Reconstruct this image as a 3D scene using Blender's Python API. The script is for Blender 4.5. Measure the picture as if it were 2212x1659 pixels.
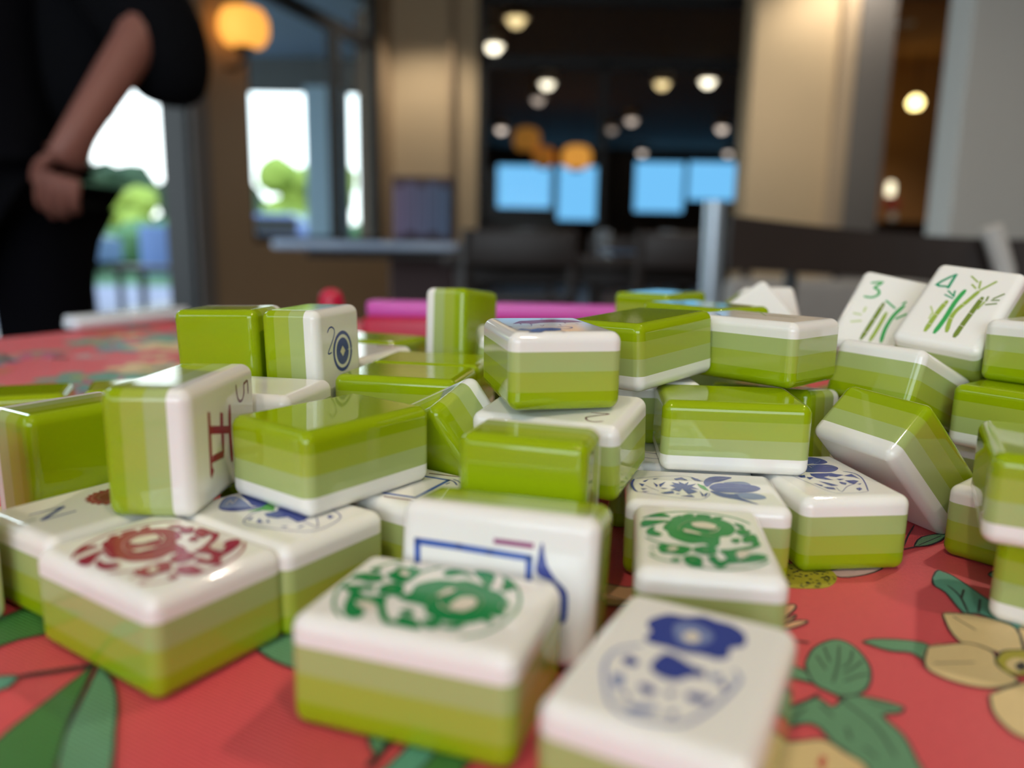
import bpy, bmesh, math, random
import numpy as np
from mathutils import Vector, Matrix, Euler
from mathutils.geometry import tessellate_polygon

# ------------------------------------------------------------------ clearing
for o in list(bpy.data.objects):
    bpy.data.objects.remove(o, do_unlink=True)
sc = bpy.context.scene
COL = sc.collection
R = math.radians
MAT_Z = 0.75                      # top of the printed mat above the floor, metres

# ------------------------------------------------------------------ camera
cam_d = bpy.data.cameras.new('camera')
cam = bpy.data.objects.new('camera', cam_d)
COL.objects.link(cam)
PITCH, ROLL, CAM_H = 0.180314, 0.017412, 0.060711
fwd = Vector((0, math.cos(PITCH), -math.sin(PITCH)))
rgt = Vector((1, 0, 0))
upv = rgt.cross(fwd)
r2 = rgt * math.cos(ROLL) + upv * math.sin(ROLL)
u2 = -rgt * math.sin(ROLL) + upv * math.cos(ROLL)
cam.matrix_world = Matrix(((r2.x, u2.x, -fwd.x, 0), (r2.y, u2.y, -fwd.y, 0),
                           (r2.z, u2.z, -fwd.z, MAT_Z + CAM_H), (0, 0, 0, 1)))
cam_d.sensor_width = 36
cam_d.sensor_fit = 'HORIZONTAL'
cam_d.lens = 36 * 1648.88 / 2212
cam_d.clip_start = 0.005
cam_d.clip_end = 200
cam_d.dof.use_dof = True
cam_d.dof.focus_distance = 0.165
cam_d.dof.aperture_fstop = 8.2
cam_d.dof.aperture_blades = 0
sc.camera = cam

# ------------------------------------------------------------------ look
sc.view_settings.view_transform = 'Standard'
sc.view_settings.look = 'None'
sc.view_settings.gamma = 1
sc.view_settings.exposure = -0.12
sc.view_settings.use_curve_mapping = False
sc.cycles.use_denoising = True
sc.cycles.max_bounces = 6
sc.cycles.diffuse_bounces = 3
sc.cycles.glossy_bounces = 3
sc.cycles.transmission_bounces = 4
sc.cycles.caustics_reflective = False
sc.cycles.caustics_refractive = False
sc.cycles.sample_clamp_indirect = 4.0

# ------------------------------------------------------------------ sky
world = bpy.data.worlds.new('sky')
sc.world = world
world.use_nodes = True
wn = world.node_tree
bgn = wn.nodes['Background']
tc = wn.nodes.new('ShaderNodeTexCoord')
sep = wn.nodes.new('ShaderNodeSeparateXYZ')
rmp = wn.nodes.new('ShaderNodeValToRGB')
wn.links.new(tc.outputs['Generated'], sep.inputs[0])
wn.links.new(sep.outputs['Z'], rmp.inputs[0])
wn.links.new(rmp.outputs[0], bgn.inputs[0])
rmp.color_ramp.elements[0].position = 0.0
rmp.color_ramp.elements[0].color = (0.93, 1.0, 0.97, 1)
rmp.color_ramp.elements[1].position = 0.6
rmp.color_ramp.elements[1].color = (0.55, 0.78, 1.0, 1)
bgn.inputs[1].default_value = 4.0


def lamp(name, kind, loc, energy, color, rot=(0, 0, 0), **kw):
    d = bpy.data.lights.new(name, kind)
    d.energy = energy
    d.color = color
    for k, v in kw.items():
        setattr(d, k, v)
    o = bpy.data.objects.new(name, d)
    o.location = loc
    o.rotation_euler = rot
    COL.objects.link(o)
    return o


def aim(o, target):
    o.rotation_euler = (Vector(target) - o.location).to_track_quat('-Z', 'Y').to_euler()


# added cool fill light for the tile fronts, from behind the camera
w = lamp('window_daylight', 'AREA', (-0.6, -2.75, 1.65), 19, (0.72, 0.80, 1.0), shape='RECTANGLE', size=2.6, size_y=1.5)
aim(w, (0.0, 0.2, 0.75))
# daylight entering by the open doorway and the side window on the left
w = lamp('doorway_daylight', 'AREA', (-2.85, 2.3, 1.5), 150, (0.68, 0.89, 1.0), shape='RECTANGLE', size=1.3, size_y=1.9)
aim(w, (0.0, 0.2, 0.9))
# warm downlights set in the ceiling; their fittings are built with the ceiling
DOWNLIGHTS = [(1.15, 0.95), (-0.55, -0.75), (0.75, -0.85), (-0.9, 3.1), (1.35, 4.2), (2.1, 5.0), (-0.75, 6.2), (3.6, 7.6)]
DOWN_W = [60, 42, 42, 25, 60, 60, 60, 60]
for (x, y), e in zip(DOWNLIGHTS, DOWN_W):
    lamp('downlight_lamp', 'SPOT', (x, y, 2.86), e, (1.0, 0.86, 0.68), spot_size=R(125), spot_blend=0.6, shadow_soft_size=0.035)

# ------------------------------------------------------------------ materials


def lin(r, g, b):
    f = lambda c: (c / 255 / 12.92) if c / 255 <= 0.04045 else ((c / 255 + 0.055) / 1.055) ** 2.4
    return (f(r), f(g), f(b), 1)


def mat(name, color, rough=0.5, metal=0.0, emit=None, estr=0.0, noise=0.0, nscale=20.0, bump=0.0, bscale=200.0,
        coat=0.0, coatr=0.04, spec=None, trans=0.0, sss=0.0, wave=None):
    m = bpy.data.materials.new(name)
    m.use_nodes = True
    nt = m.node_tree
    b = nt.nodes['Principled BSDF']
    b.inputs['Roughness'].default_value = rough
    b.inputs['Metallic'].default_value = metal
    b.inputs['Coat Weight'].default_value = coat
    b.inputs['Coat Roughness'].default_value = coatr
    if spec is not None:
        b.inputs['Specular IOR Level'].default_value = spec
    b.inputs['Transmission Weight'].default_value = trans
    if sss:
        b.inputs['Subsurface Weight'].default_value = sss
        b.inputs['Subsurface Radius'].default_value = (1.0, 0.8, 0.5)
        b.inputs['Subsurface Scale'].default_value = 0.002
    if emit is not None:
        b.inputs['Emission Color'].default_value = emit
        b.inputs['Emission Strength'].default_value = estr
    co = nt.nodes.new('ShaderNodeTexCoord')
    no = nt.nodes.new('ShaderNodeTexNoise')
    no.inputs['Scale'].default_value = nscale
    no.inputs['Detail'].default_value = 3
    nt.links.new(co.outputs['Object'], no.inputs['Vector'])
    mx = nt.nodes.new('ShaderNodeMix')
    mx.data_type = 'RGBA'
    k = 1 - noise
    mx.inputs[6].default_value = (color[0] * k, color[1] * k, color[2] * k, 1)
    k = 1 + noise
    mx.inputs[7].default_value = (min(1, color[0] * k), min(1, color[1] * k), min(1, color[2] * k), 1)
    nt.links.new(no.outputs['Fac'], mx.inputs[0])
    nt.links.new(mx.outputs[2], b.inputs['Base Color'])
    if bump:
        bn = nt.nodes.new('ShaderNodeBump')
        bn.inputs['Strength'].default_value = bump
        bn.inputs['Distance'].default_value = 0.0004
        if wave:
            tx = nt.nodes.new('ShaderNodeTexWave')
            tx.inputs['Scale'].default_value = wave
            tx.inputs['Distortion'].default_value = 1.5
            tx.inputs['Detail'].default_value = 2
            tx.inputs['Detail Scale'].default_value = 4
            mp = nt.nodes.new('ShaderNodeMapping')
            mp.inputs['Rotation'].default_value = (0, 0, R(-62))
            nt.links.new(co.outputs['Object'], mp.inputs[0])
            nt.links.new(mp.outputs[0], tx.inputs['Vector'])
        else:
            tx = nt.nodes.new('ShaderNodeTexNoise')
            tx.inputs['Scale'].default_value = bscale
            nt.links.new(co.outputs['Object'], tx.inputs['Vector'])
        nt.links.new(tx.outputs['Fac'], bn.inputs['Height'])
        nt.links.new(bn.outputs[0], b.inputs['Normal'])
    return m


def tag(o, label=None, cat=None, group=None, kind=None):
    if label:
        o['label'] = label
    if cat:
        o['category'] = cat
    if group:
        o['group'] = group
    if kind:
        o['kind'] = kind
    return o


def thing(name, label, cat, loc=(0, 0, 0), rotz=0, group=None):
    o = bpy.data.objects.new(name, None)
    o.empty_display_size = 0.02
    COL.objects.link(o)
    o.location = loc
    o.rotation_euler = (0, 0, rotz)
    return tag(o, label, cat, group)


def link(name, me, mats, parent=None):
    o = bpy.data.objects.new(name, me)
    for m in (mats if isinstance(mats, (list, tuple)) else [mats]):
        if m is not None:
            me.materials.append(m)
    COL.objects.link(o)
    if parent:
        o.parent = parent
    return o


def obj(name, bm, mats, parent=None, smooth=False):
    me = bpy.data.meshes.new(name)
    bmesh.ops.recalc_face_normals(bm, faces=bm.faces)
    bm.to_mesh(me)
    bm.free()
    if smooth:
        me.polygons.foreach_set('use_smooth', [True] * len(me.polygons))
        try:
            me.set_sharp_from_angle(angle=R(40))
        except Exception:
            pass
    return link(name, me, mats, parent)


def add_box(bm, cx, cy, cz, sx, sy, sz, bev=0.0, rot=None, mi=0):
    r = bmesh.ops.create_cube(bm, size=1.0)
    vs = r['verts']
    M = Matrix.Translation((cx, cy, cz)) @ (rot.to_4x4() if rot is not None else Matrix()) @ Matrix.Diagonal((sx, sy, sz, 1))
    bmesh.ops.transform(bm, matrix=M, verts=vs)
    fs = set(f for v in vs for f in v.link_faces)
    for f in fs:
        f.material_index = mi
    if bev:
        es = list(set(e for v in vs for e in v.link_edges))
        bmesh.ops.bevel(bm, geom=es, offset=bev, segments=3, affect='EDGES', profile=0.5)


def add_tube(bm, pts, rad, seg=12, caps=True, mi=0):
    """round bar through pts; rad is a number or one radius per point"""
    pts = [Vector(p) for p in pts]
    n = len(pts)
    rad = rad if isinstance(rad, (list, tuple)) else [rad] * n
    rings = []
    for i, p in enumerate(pts):
        t = (pts[min(i + 1, n - 1)] - pts[max(i - 1, 0)]).normalized()
        a = t.cross(Vector((0.31, 0.17, 0.93)))
        if a.length < 1e-3:
            a = t.cross(Vector((1, 0, 0)))
        a.normalize()
        b = t.cross(a)
        if rings and (rings[-1][0].co - pts[i - 1]).normalized().dot(a) < 0:
            a, b = -a, -b
        rings.append([bm.verts.new(p + (a * math.cos(2 * math.pi * k / seg) + b * math.sin(2 * math.pi * k / seg)) * rad[i]) for k in range(seg)])
    for A, B in zip(rings, rings[1:]):
        for k in range(seg):
            f = bm.faces.new((A[k], A[(k + 1) % seg], B[(k + 1) % seg], B[k]))
            f.material_index = mi
    if caps:
        for rg in (rings[0], rings[-1]):
            f = bm.faces.new(rg)
            f.material_index = mi


def add_lathe(bm, prof, cx=0, cy=0, cz=0, seg=24, mi=0):
    rings = []
    for r, z in prof:
        rings.append([bm.verts.new((cx + r * math.cos(2 * math.pi * k / seg), cy + r * math.sin(2 * math.pi * k / seg), cz + z)) for k in range(seg)])
    for A, B in zip(rings, rings[1:]):
        for k in range(seg):
            bm.faces.new((A[k], A[(k + 1) % seg], B[(k + 1) % seg], B[k])).material_index = mi
    bm.faces.new(rings[0]).material_index = mi
    bm.faces.new(rings[-1]).material_index = mi


def add_prism(bm, pts, z0, z1, mi=0):
    lo = [bm.verts.new((x, y, z0)) for x, y in pts]
    hi = [bm.verts.new((x, y, z1)) for x, y in pts]
    n = len(pts)
    for k in range(n):
        bm.faces.new((lo[k], lo[(k + 1) % n], hi[(k + 1) % n], hi[k])).material_index = mi
    bm.faces.new(lo).material_index = mi
    bm.faces.new(hi).material_index = mi


def struct(name, bm, m, parent=None):
    o = obj(name, bm, m, parent)
    if parent is None:
        o['kind'] = 'structure'
    return o


# ------------------------------------------------------------------ tile poses and printed designs (local mm)
# centre in mm from the point on the mat under the lens; direction of local u; direction the white face looks; long side along u or v
POSE = {
 'A': ((-52.60,108.23,7.48),(0.5421,0.8403,0.0000),(0.0000,0.0000,1.0000),'b'),
 'B': ((-9.95,93.67,7.48),(0.9504,-0.3110,0.0000),(0.0000,0.0000,1.0000),'a'),
 'C': ((19.36,79.08,7.48),(0.8861,-0.4634,0.0000),(0.0000,0.0000,1.0000),'b'),
 'D': ((64.25,152.64,7.48),(0.9933,0.1160,0.0000),(0.0000,0.0000,1.0000),'b'),
 'Et': ((37.45,142.94,7.48),(0.9928,-0.1200,0.0000),(0.0000,0.0000,1.0000),'a'),
 'GD': ((31.22,116.94,7.48),(0.9889,-0.1489,0.0000),(0.0000,0.0000,1.0000),'b'),
 'F': ((-72.02,128.76,7.48),(0.5251,0.8510,0.0000),(0.0000,0.0000,1.0000),'a'),
 'Gt': ((-40.08,125.64,7.48),(0.5536,0.8328,0.0000),(0.0000,0.0000,1.0000),'b'),
 'H': ((-18.91,141.76,7.48),(0.8350,-0.5502,0.0000),(0.0000,0.0000,1.0000),'a'),
 'BB': ((-33.22,138.75,22.45),(0.5940,0.8045,0.0000),(0.0000,0.0000,-1.0000),'a'),
 'AA': ((-59.33,135.63,25.73),(0.0226,0.9997,-0.0000),(0.9997,-0.0226,0.0036),'a'),
 'CC': ((-85.08,143.11,14.62),(-0.5378,-0.8430,-0.0107),(-0.8430,0.5379,-0.0108),'b'),
 'EE': ((-69.62,188.76,29.40),(-0.9798,0.1974,-0.0331),(0.1969,0.9803,0.0183),'b'),
 'FF': ((-49.01,186.85,29.94),(0.2477,0.9688,0.0092),(0.9685,-0.2478,0.0242),'b'),
 'GG': ((-57.54,163.48,22.45),(0.1939,0.9810,0.0000),(0.0000,0.0000,1.0000),'b'),
 'HH': ((-25.64,185.20,22.45),(0.9830,-0.1837,0.0000),(0.0000,0.0000,-1.0000),'a'),
 'II': ((-14.93,161.72,16.51),(0.5482,0.0072,-0.8363),(0.5676,0.7313,0.3783),'b'),
 'I': ((-0.33,111.28,10.90),(0.9624,-0.2715,-0.0021),(-0.2685,-0.9527,0.1424),'a'),
 'J': ((3.44,126.15,14.98),(-0.9622,0.2723,0.0101),(0.2721,0.9621,-0.0181),'b'),
 'Kt': ((10.14,150.08,22.23),(0.9137,-0.4064,0.0000),(-0.0449,-0.1008,0.9939),'a'),
 'M': ((7.15,155.82,37.41),(0.9776,0.2103,0.0000),(0.0000,0.0000,1.0000),'b'),
 'N': ((29.75,178.28,37.71),(0.7009,0.7110,0.0563),(0.0599,0.0200,-0.9980),'a'),
 'O': ((59.96,184.91,37.41),(0.6691,-0.7432,0.0000),(0.0000,0.0000,1.0000),'a'),
 'Pt': ((46.93,161.97,22.45),(0.9951,-0.0989,0.0000),(0.0000,0.0000,-1.0000),'a'),
 'Q': ((67.19,193.50,15.16),(-0.5926,0.8011,-0.0838),(0.8052,0.5860,-0.0912),'a'),
 'R': ((86.19,164.94,15.10),(0.3977,-0.9169,-0.0334),(-0.6522,-0.2569,-0.7132),'b'),
 'St': ((98.65,191.81,26.85),(0.5999,-0.7995,-0.0321),(0.2860,0.1767,0.9418),'b'),
 'T4': ((119.68,204.18,41.89),(0.6460,-0.7570,-0.0985),(-0.4483,-0.4806,0.7537),'b'),
 'T3': ((109.67,225.78,38.14),(0.7713,-0.6107,-0.1793),(-0.3304,-0.6251,0.7072),'b'),
 'U': ((123.62,179.93,22.45),(0.6040,-0.7970,0.0000),(0.0000,0.0000,-1.0000),'b'),
 'V': ((132.97,181.02,37.41),(0.5926,-0.8055,0.0000),(0.0000,0.0000,1.0000),'a'),
 'Wt': ((91.85,123.89,22.45),(0.8859,-0.4638,0.0000),(0.0000,0.0000,-1.0000),'b'),
 'X': ((106.57,149.24,7.48),(0.6529,-0.7575,0.0000),(0.0000,0.0000,1.0000),'b'),
 'Y': ((98.81,118.17,7.48),(0.7603,-0.6495,0.0000),(0.0000,0.0000,-1.0000),'a'),
 'H2': ((-21.45,207.20,22.45),(0.9842,-0.1768,0.0000),(0.0000,0.0000,-1.0000),'a'),
 'JJ': ((-16.70,247.73,31.10),(-0.4556,-0.8825,0.1164),(-0.8901,0.4535,-0.0459),'b'),
 'LL': ((-45.69,220.28,22.45),(0.3376,0.9413,0.0000),(0.0000,0.0000,1.0000),'a'),
 'MM': ((-46.25,253.06,22.45),(0.9198,-0.3925,0.0000),(0.0000,0.0000,-1.0000),'a'),
 'NN': ((53.79,279.58,37.41),(0.6354,0.7722,0.0000),(0.0000,0.0000,-1.0000),'a'),
 'OO': ((55.51,221.90,37.41),(0.5522,-0.8337,0.0000),(0.0000,0.0000,-1.0000),'a'),
 'DDa': ((-150.50,226.00,7.48),(0.9207,0.3903,0.0000),(0.0000,0.0000,-1.0000),'a'),
 'DDb': ((-119.50,240.50,7.48),(0.9207,0.3903,0.0000),(0.0000,0.0000,-1.0000),'a'),
 'KK': ((4.00,229.00,27.00),(0.9904,0.1007,-0.0950),(0.1004,-0.0502,0.9937),'a'),
 'PP': ((80.00,262.00,32.00),(0.8082,0.2116,0.5496),(-0.0503,-0.9050,0.4224),'a'),
 'QQ': ((93.50,281.00,31.00),(0.9582,0.2861,0.0080),(0.2516,-0.8554,0.4528),'b'),
 'RR': ((33.50,189.00,22.40),(1.0000,0.0000,0.0000),(0.0000,0.0000,1.0000),'b'),
 'SS': ((37.50,167.30,7.48),(0.9929,-0.1191,0.0000),(0.0000,0.0000,1.0000),'a'),
 'ZZ': ((122.00,185.00,7.48),(0.6000,-0.8000,0.0000),(0.0000,0.0000,1.0000),'a'),
 'FL': ((-91.80,108.00,15.00),(0.5070,0.8619,0.0000),(0.8619,-0.5070,0.0000),'b'),
 'u1': ((-69.00,189.00,7.48),(0.9798,-0.2000,0.0000),(0.0000,0.0000,-1.0000),'b'),
 'u2': ((-46.00,191.00,7.48),(0.9707,-0.2402,0.0000),(0.0000,0.0000,-1.0000),'b'),
 'u3': ((-47.00,158.00,7.48),(0.9138,0.4061,0.0000),(0.0000,0.0000,-1.0000),'a'),
 'u4': ((-22.00,200.00,7.48),(0.9887,-0.1498,0.0000),(0.0000,0.0000,-1.0000),'b'),
 'u5': ((-17.00,247.00,7.48),(0.5070,0.8619,0.0000),(0.0000,0.0000,-1.0000),'a'),
 'u6': ((-45.00,238.00,7.48),(0.9762,-0.2169,0.0000),(0.0000,0.0000,-1.0000),'b'),
 'u7': ((55.00,228.00,7.48),(0.9487,-0.3162,0.0000),(0.0000,0.0000,-1.0000),'a'),
 'u8': ((56.00,226.00,22.45),(0.8000,-0.6000,0.0000),(0.0000,0.0000,1.0000),'a'),
 'u9': ((54.00,279.00,7.48),(0.8000,0.6000,0.0000),(0.0000,0.0000,-1.0000),'a'),
 'u10': ((54.00,280.00,22.45),(0.7071,0.7071,0.0000),(0.0000,0.0000,1.0000),'a'),
 'u11': ((86.00,262.00,7.48),(0.9762,0.2169,0.0000),(0.0000,0.0000,-1.0000),'a'),
 'u12': ((114.00,246.00,7.48),(0.7071,-0.7071,0.0000),(0.0000,0.0000,-1.0000),'a'),
 'u13': ((32.00,195.00,7.48),(1.0000,0.0000,0.0000),(0.0000,0.0000,-1.0000),'b'),
 'u14': ((6.00,230.00,7.48),(1.0000,0.0000,0.0000),(0.0000,0.0000,-1.0000),'a'),
 'u15': ((99.00,205.00,7.48),(0.6000,-0.8000,0.0000),(0.0000,0.0000,-1.0000),'a'),
}
ART = {
 'GD': [
  ('l','g',0.45,(-9.52,6.35,-6.78,9.42,-1.78,11.36,3.07,11.05,6.51,9.58,8.53,7.21)),
  ('l','g',0.45,(8.91,-8.33,6.93,-10.54,3.66,-12.32,0.58,-12.91,-1.41,-12.67)),
  ('l','g',0.4,(-8.78,-9.08,-7.45,-10.45,-5.81,-11.2,-4.47,-11.2)),
  ('s','g',0,(-6.09,2.28,-5.13,5.49,-3.22,7.8,-0.12,9.14,2.83,8.66,4.98,6.84,5.43,3.92,4.29,1.14,2.61,0.18,2.17,-2.94,1.27,-4.28,-0.03,-3.07,-2.26,-3.51,-3.85,-2.63,-5.1,-1.04,-5.45,1.11)),
  ('o','g',0.38,(-6.09,2.28,-5.13,5.49,-3.22,7.8,-0.12,9.14,2.83,8.66,4.98,6.84,5.43,3.92,4.29,1.14,2.61,0.18,2.17,-2.94,1.27,-4.28,-0.03,-3.07,-2.26,-3.51,-3.85,-2.63,-5.1,-1.04,-5.45,1.11)),
  ('s','g',0,(-4.44,7.38,-3.16,8.88,-2.95,8.39,-4.23,6.89)),
  ('o','g',0.38,(-4.44,7.38,-3.16,8.88,-2.95,8.39,-4.23,6.89)),
  ('s','g',0,(-2.68,8.8,-1.5,10.12,-0.68,9.74,-1.96,8.77)),
  ('o','g',0.38,(-2.68,8.8,-1.5,10.12,-0.68,9.74,-1.96,8.77)),
  ('s','g',0,(-0.05,10.05,1.54,10.19,2.06,9.4,0.24,9.21)),
  ('o','g',0.38,(-0.05,10.05,1.54,10.19,2.06,9.4,0.24,9.21)),
  ('s','g',0,(2.64,9.16,4.11,9.45,3.4,8.43)),
  ('o','g',0.38,(2.64,9.16,4.11,9.45,3.4,8.43)),
  ('s','g',0,(-9.48,4.97,-7.5,5.71,-5,5.87,-6.95,4.45,-9.34,2.45)),
  ('o','g',0.38,(-9.48,4.97,-7.5,5.71,-5,5.87,-6.95,4.45,-9.34,2.45)),
  ('s','g',0,(-8.42,7.28,-6.18,9.18,-4.89,7.99,-6.84,7.67)),
  ('o','g',0.38,(-8.42,7.28,-6.18,9.18,-4.89,7.99,-6.84,7.67)),
  ('s','g',0,(-8.8,0.76,-7.71,2.62,-7.87,0.95,-6.66,-0.41,-7.15,-1.44,-8.61,-1.11)),
  ('o','g',0.38,(-8.8,0.76,-7.71,2.62,-7.87,0.95,-6.66,-0.41,-7.15,-1.44,-8.61,-1.11)),
  ('l','g',0.45,(-9.2,-2.47,-7.24,-4.2,-5.08,-4.95,-2.9,-4.96)),
  ('s','g',0,(-7.06,-5.34,-5.07,-4.8,-3.13,-5.15,-2.32,-5.85,-3.56,-8.33,-4.41,-8.5,-5.67,-8.2,-6.84,-8.15)),
  ('o','g',0.38,(-7.06,-5.34,-5.07,-4.8,-3.13,-5.15,-2.32,-5.85,-3.56,-8.33,-4.41,-8.5,-5.67,-8.2,-6.84,-8.15)),
  ('s','g',0,(-1.88,-5.77,-0.72,-4.67,0.93,-4.35,1.47,-5.39,1.19,-7.13,-0.13,-7.66,-1.56,-7.11)),
  ('o','g',0.38,(-1.88,-5.77,-0.72,-4.67,0.93,-4.35,1.47,-5.39,1.19,-7.13,-0.13,-7.66,-1.56,-7.11)),
  ('s','g',0,(-3.42,-9.4,-2.1,-8.6,-1.05,-9.74,-1.29,-11.36,-1.3,-12.65,-2.62,-12.65,-3.44,-11.26)),
  ('o','g',0.38,(-3.42,-9.4,-2.1,-8.6,-1.05,-9.74,-1.29,-11.36,-1.3,-12.65,-2.62,-12.65,-3.44,-11.26)),
  ('s','g',0,(2.06,-5.84,3.51,-5.28,5.82,-3.97,7.65,-2.45,7.5,-1.29,6.26,-1.53,6.68,0.68,8.31,1.93,8.4,-1.11,8.38,-2.59,6.28,-4.45,4.55,-5.5,4.06,-7.67,4.69,-9.15,6.24,-6.97,7.61,-6.15,8.77,-6.75,8.11,-8.22,6.09,-9.41,3.95,-10.08,2.7,-10.33,2.88,-7.9)),
  ('o','g',0.38,(2.06,-5.84,3.51,-5.28,5.82,-3.97,7.65,-2.45,7.5,-1.29,6.26,-1.53,6.68,0.68,8.31,1.93,8.4,-1.11,8.38,-2.59,6.28,-4.45,4.55,-5.5,4.06,-7.67,4.69,-9.15,6.24,-6.97,7.61,-6.15,8.77,-6.75,8.11,-8.22,6.09,-9.41,3.95,-10.08,2.7,-10.33,2.88,-7.9)),
  ('s','g',0,(0.06,-8.99,1.07,-8.25,1.24,-9.56,1.92,-9.96,2.72,-9.27,2.7,-10.33,1.45,-12.37,0.58,-11)),
  ('o','g',0.38,(0.06,-8.99,1.07,-8.25,1.24,-9.56,1.92,-9.96,2.72,-9.27,2.7,-10.33,1.45,-12.37,0.58,-11)),
  ('s','g',0,(5.69,3.33,6.91,3.89,7.81,3.1,6.59,1.59,5.87,2.08)),
  ('o','g',0.38,(5.69,3.33,6.91,3.89,7.81,3.1,6.59,1.59,5.87,2.08)),
  ('s','g',0,(4.36,-1.01,5.64,-0.45,4.99,-2.08)),
  ('o','g',0.38,(4.36,-1.01,5.64,-0.45,4.99,-2.08)),
  ('s','g',0,(5.9,6.68,6.95,5.88,6.95,4.23,6.04,6.03)),
  ('o','g',0.38,(5.9,6.68,6.95,5.88,6.95,4.23,6.04,6.03)),
  ('l','g',0.3,(-8.62,-6.8,-7.64,-6.38)),
  ('l','h',0.35,(-8.56,-8.48,-7.83,-9.31)),
  ('s','g',0,(-5.37,-10.58,-4.42,-10.4,-4.59,-11.48,-5.2,-11.34)),
  ('o','g',0.38,(-5.37,-10.58,-4.42,-10.4,-4.59,-11.48,-5.2,-11.34)),
  ('s','c',0,(-1.37,5.4,0.58,6.23,2.58,5.17,2.15,3.27,0.54,3.21,-0.97,3.7)),
  ('s','c',0,(-2.87,2.1,-1.31,1.61,-0.15,0.57,-1.4,0.48,-2.72,1.01)),
  ('l','h',0.22,(-3.72,1.45,-3.48,3.46,-2.16,5.75,-0.31,6.81,2.02,6.59)),
  ('l','h',0.22,(-2.28,0.78,-0.29,0.23,1.93,0.04)),
  ('l','c',0.2,(3.04,4.1,2.4,2.35,1.17,1.46)),
  ('l','h',0.2,(-5,5.87,-6.09,2.28)),
  ('s','c',0,(-6.04,-6.87,-5.12,-5.83,-4.26,-5.95,-4.76,-7.18,-5.63,-7.35)),
  ('s','h',0,(-0.41,-6.04,0.14,-5.94,-0.17,-6.98)),
  ('s','h',0,(-2.74,-10.07,-2.1,-9.94,-2.38,-10.79)),
  ('s','c',0,(4.42,-6.5,5.83,-5.39,6.88,-5.46,5.89,-6.49,5.94,-7.57,5.22,-8.25,4.45,-7.86)),
 ],
 'Et': [
  ('l','n',0.5,(-13.04,2.73,-13.62,-0.2,-13.32,-3.76,-12.71,-5.39)),
  ('l','n',0.12,(-12.97,2.75,-10.07,4.48,-5.7,6,-2.11,6.4,-0.19,4.57,0.64,3.29)),
  ('l','n',0.14,(-12.71,-5.39,-9.95,-6.19,-6.74,-7.3,-3.55,-7.97,-0.94,-7.72,0.68,-5.16,0.71,-3.88)),
  ('s','n',0,(0.58,2.81,1.65,5.86,3.69,7.45,6.63,7.24,5.54,5.59,3.9,3.87,2.35,2.66,0.94,0.12)),
  ('s','b',0,(4.51,3.28,6.74,4.38,8.84,4.52,9.59,2.57,6.44,2.46)),
  ('s','n',0,(1.3,-0.27,2.71,2.26,5.18,3.16,8.55,2.84,10.49,2.27,11.12,0.58,9.54,-1.46,6.97,-2.56,3.61,-2.94,1.96,-2.36)),
  ('s','b',0,(5.51,-3.46,8.98,-2.42,10.95,-3.77,10.88,-5.45,8.64,-6.45,7.03,-6.12)),
  ('s','n',0,(1.28,-2.48,4.16,-3.7,5.98,-3.8,6.43,-5.81,9.02,-9.18,5.6,-6.98,3.17,-5.97,1.81,-4.54)),
  ('p','v',0,(-0.8,1.63,0.44,0.48,1.01,-2.53,0.14,-2.03,-0.5,-0.59)),
  ('p','n',0,(-6.33,-0.27,-5.31,0.37,-5.76,1.67,-4.3,1.01,-4.31,2.4,-3.34,0.95,-2.36,2.52,-2.85,0.35,-0.94,1.61,-2.11,-0.43,-0.8,-1.98,-2.76,-1.44,-1.22,-3.36,-3.16,-5.41,-4.04,-2.11,-4.74,-3.98,-5.62,-3.27,-6.4,-2.97,-5.21,-1.65)),
  ('p','n',0,(-9.41,1.02,-8.54,-0.67,-8.91,-2.08)),
  ('p','n',0,(-8.38,-0.18,-6.85,1.95,-8.22,-1.96)),
  ('p','n',0,(-8.23,-2.19,-6.62,-2.35,-7.74,-2.85)),
  ('p','n',0,(-5.14,4.16,-3.48,5.42,-2.4,3.45,-3.76,3.92,-4.79,3.26)),
  ('p','n',0,(-1.61,5.76,-0.42,5,0.21,3.21,-1.1,3.92)),
  ('p','n',0,(-11.48,1.35,-10.15,2.78,-10.94,0.98)),
  ('p','n',0,(-9.43,3.14,-7.96,4.13,-9.02,2.88)),
  ('p','n',0,(-12.24,-0.18,-11.15,-0.67,-11.63,-2.12)),
  ('p','n',0,(-12.09,-3.32,-10.73,-3.3,-11.58,-4.11)),
  ('p','n',0,(-11.89,-5.03,-10.42,-4.99,-11.38,-5.5)),
  ('p','n',0,(-8.45,-5.5,-5.93,-3.76,-5.78,-5.24,-7.41,-5.82)),
  ('p','n',0,(-4.86,-6.76,-2.67,-5.75,-2.14,-6.91,-3.69,-6.85)),
  ('p','n',0,(-0.9,-2.87,-0.31,-5.75,-0.76,-6.25)),
  ('p','n',0,(-5.53,-5.41,-4.57,-5.03,-5.3,-5.79)),
  ('p','n',0,(-0.21,-4.89,0.57,-3.9,0.28,-5.23,-0.28,-6.58)),
  ('l','n',0.1,(-11.18,-1.13,-9.78,-3.13,-8.53,-4.65)),
  ('l','b',0.12,(1.87,-1.06,4.69,-0.11,8.77,0.16)),
  ('l','b',0.12,(2.54,4.1,4.1,5.34,5.65,6.34)),
 ],
 'D': [
  ('s','n',0,(3.73,12.49,5.59,12.19,6.47,10.52,6.17,8.35,4.15,7.29,2.47,7.38,1.1,7.85)),
  ('s','n',0,(0.11,6.36,2.83,6.98,5.52,6.64,6.37,5.26,6.11,3.78,4.35,2.04,2.66,1.41,0.5,1.54,-1.2,1.45,-2.37,2.42)),
  ('l','n',0.28,(5.88,1.59,7.66,0.41,7.47,-2.73,5.98,-6.66,3.78,-11.27)),
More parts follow.
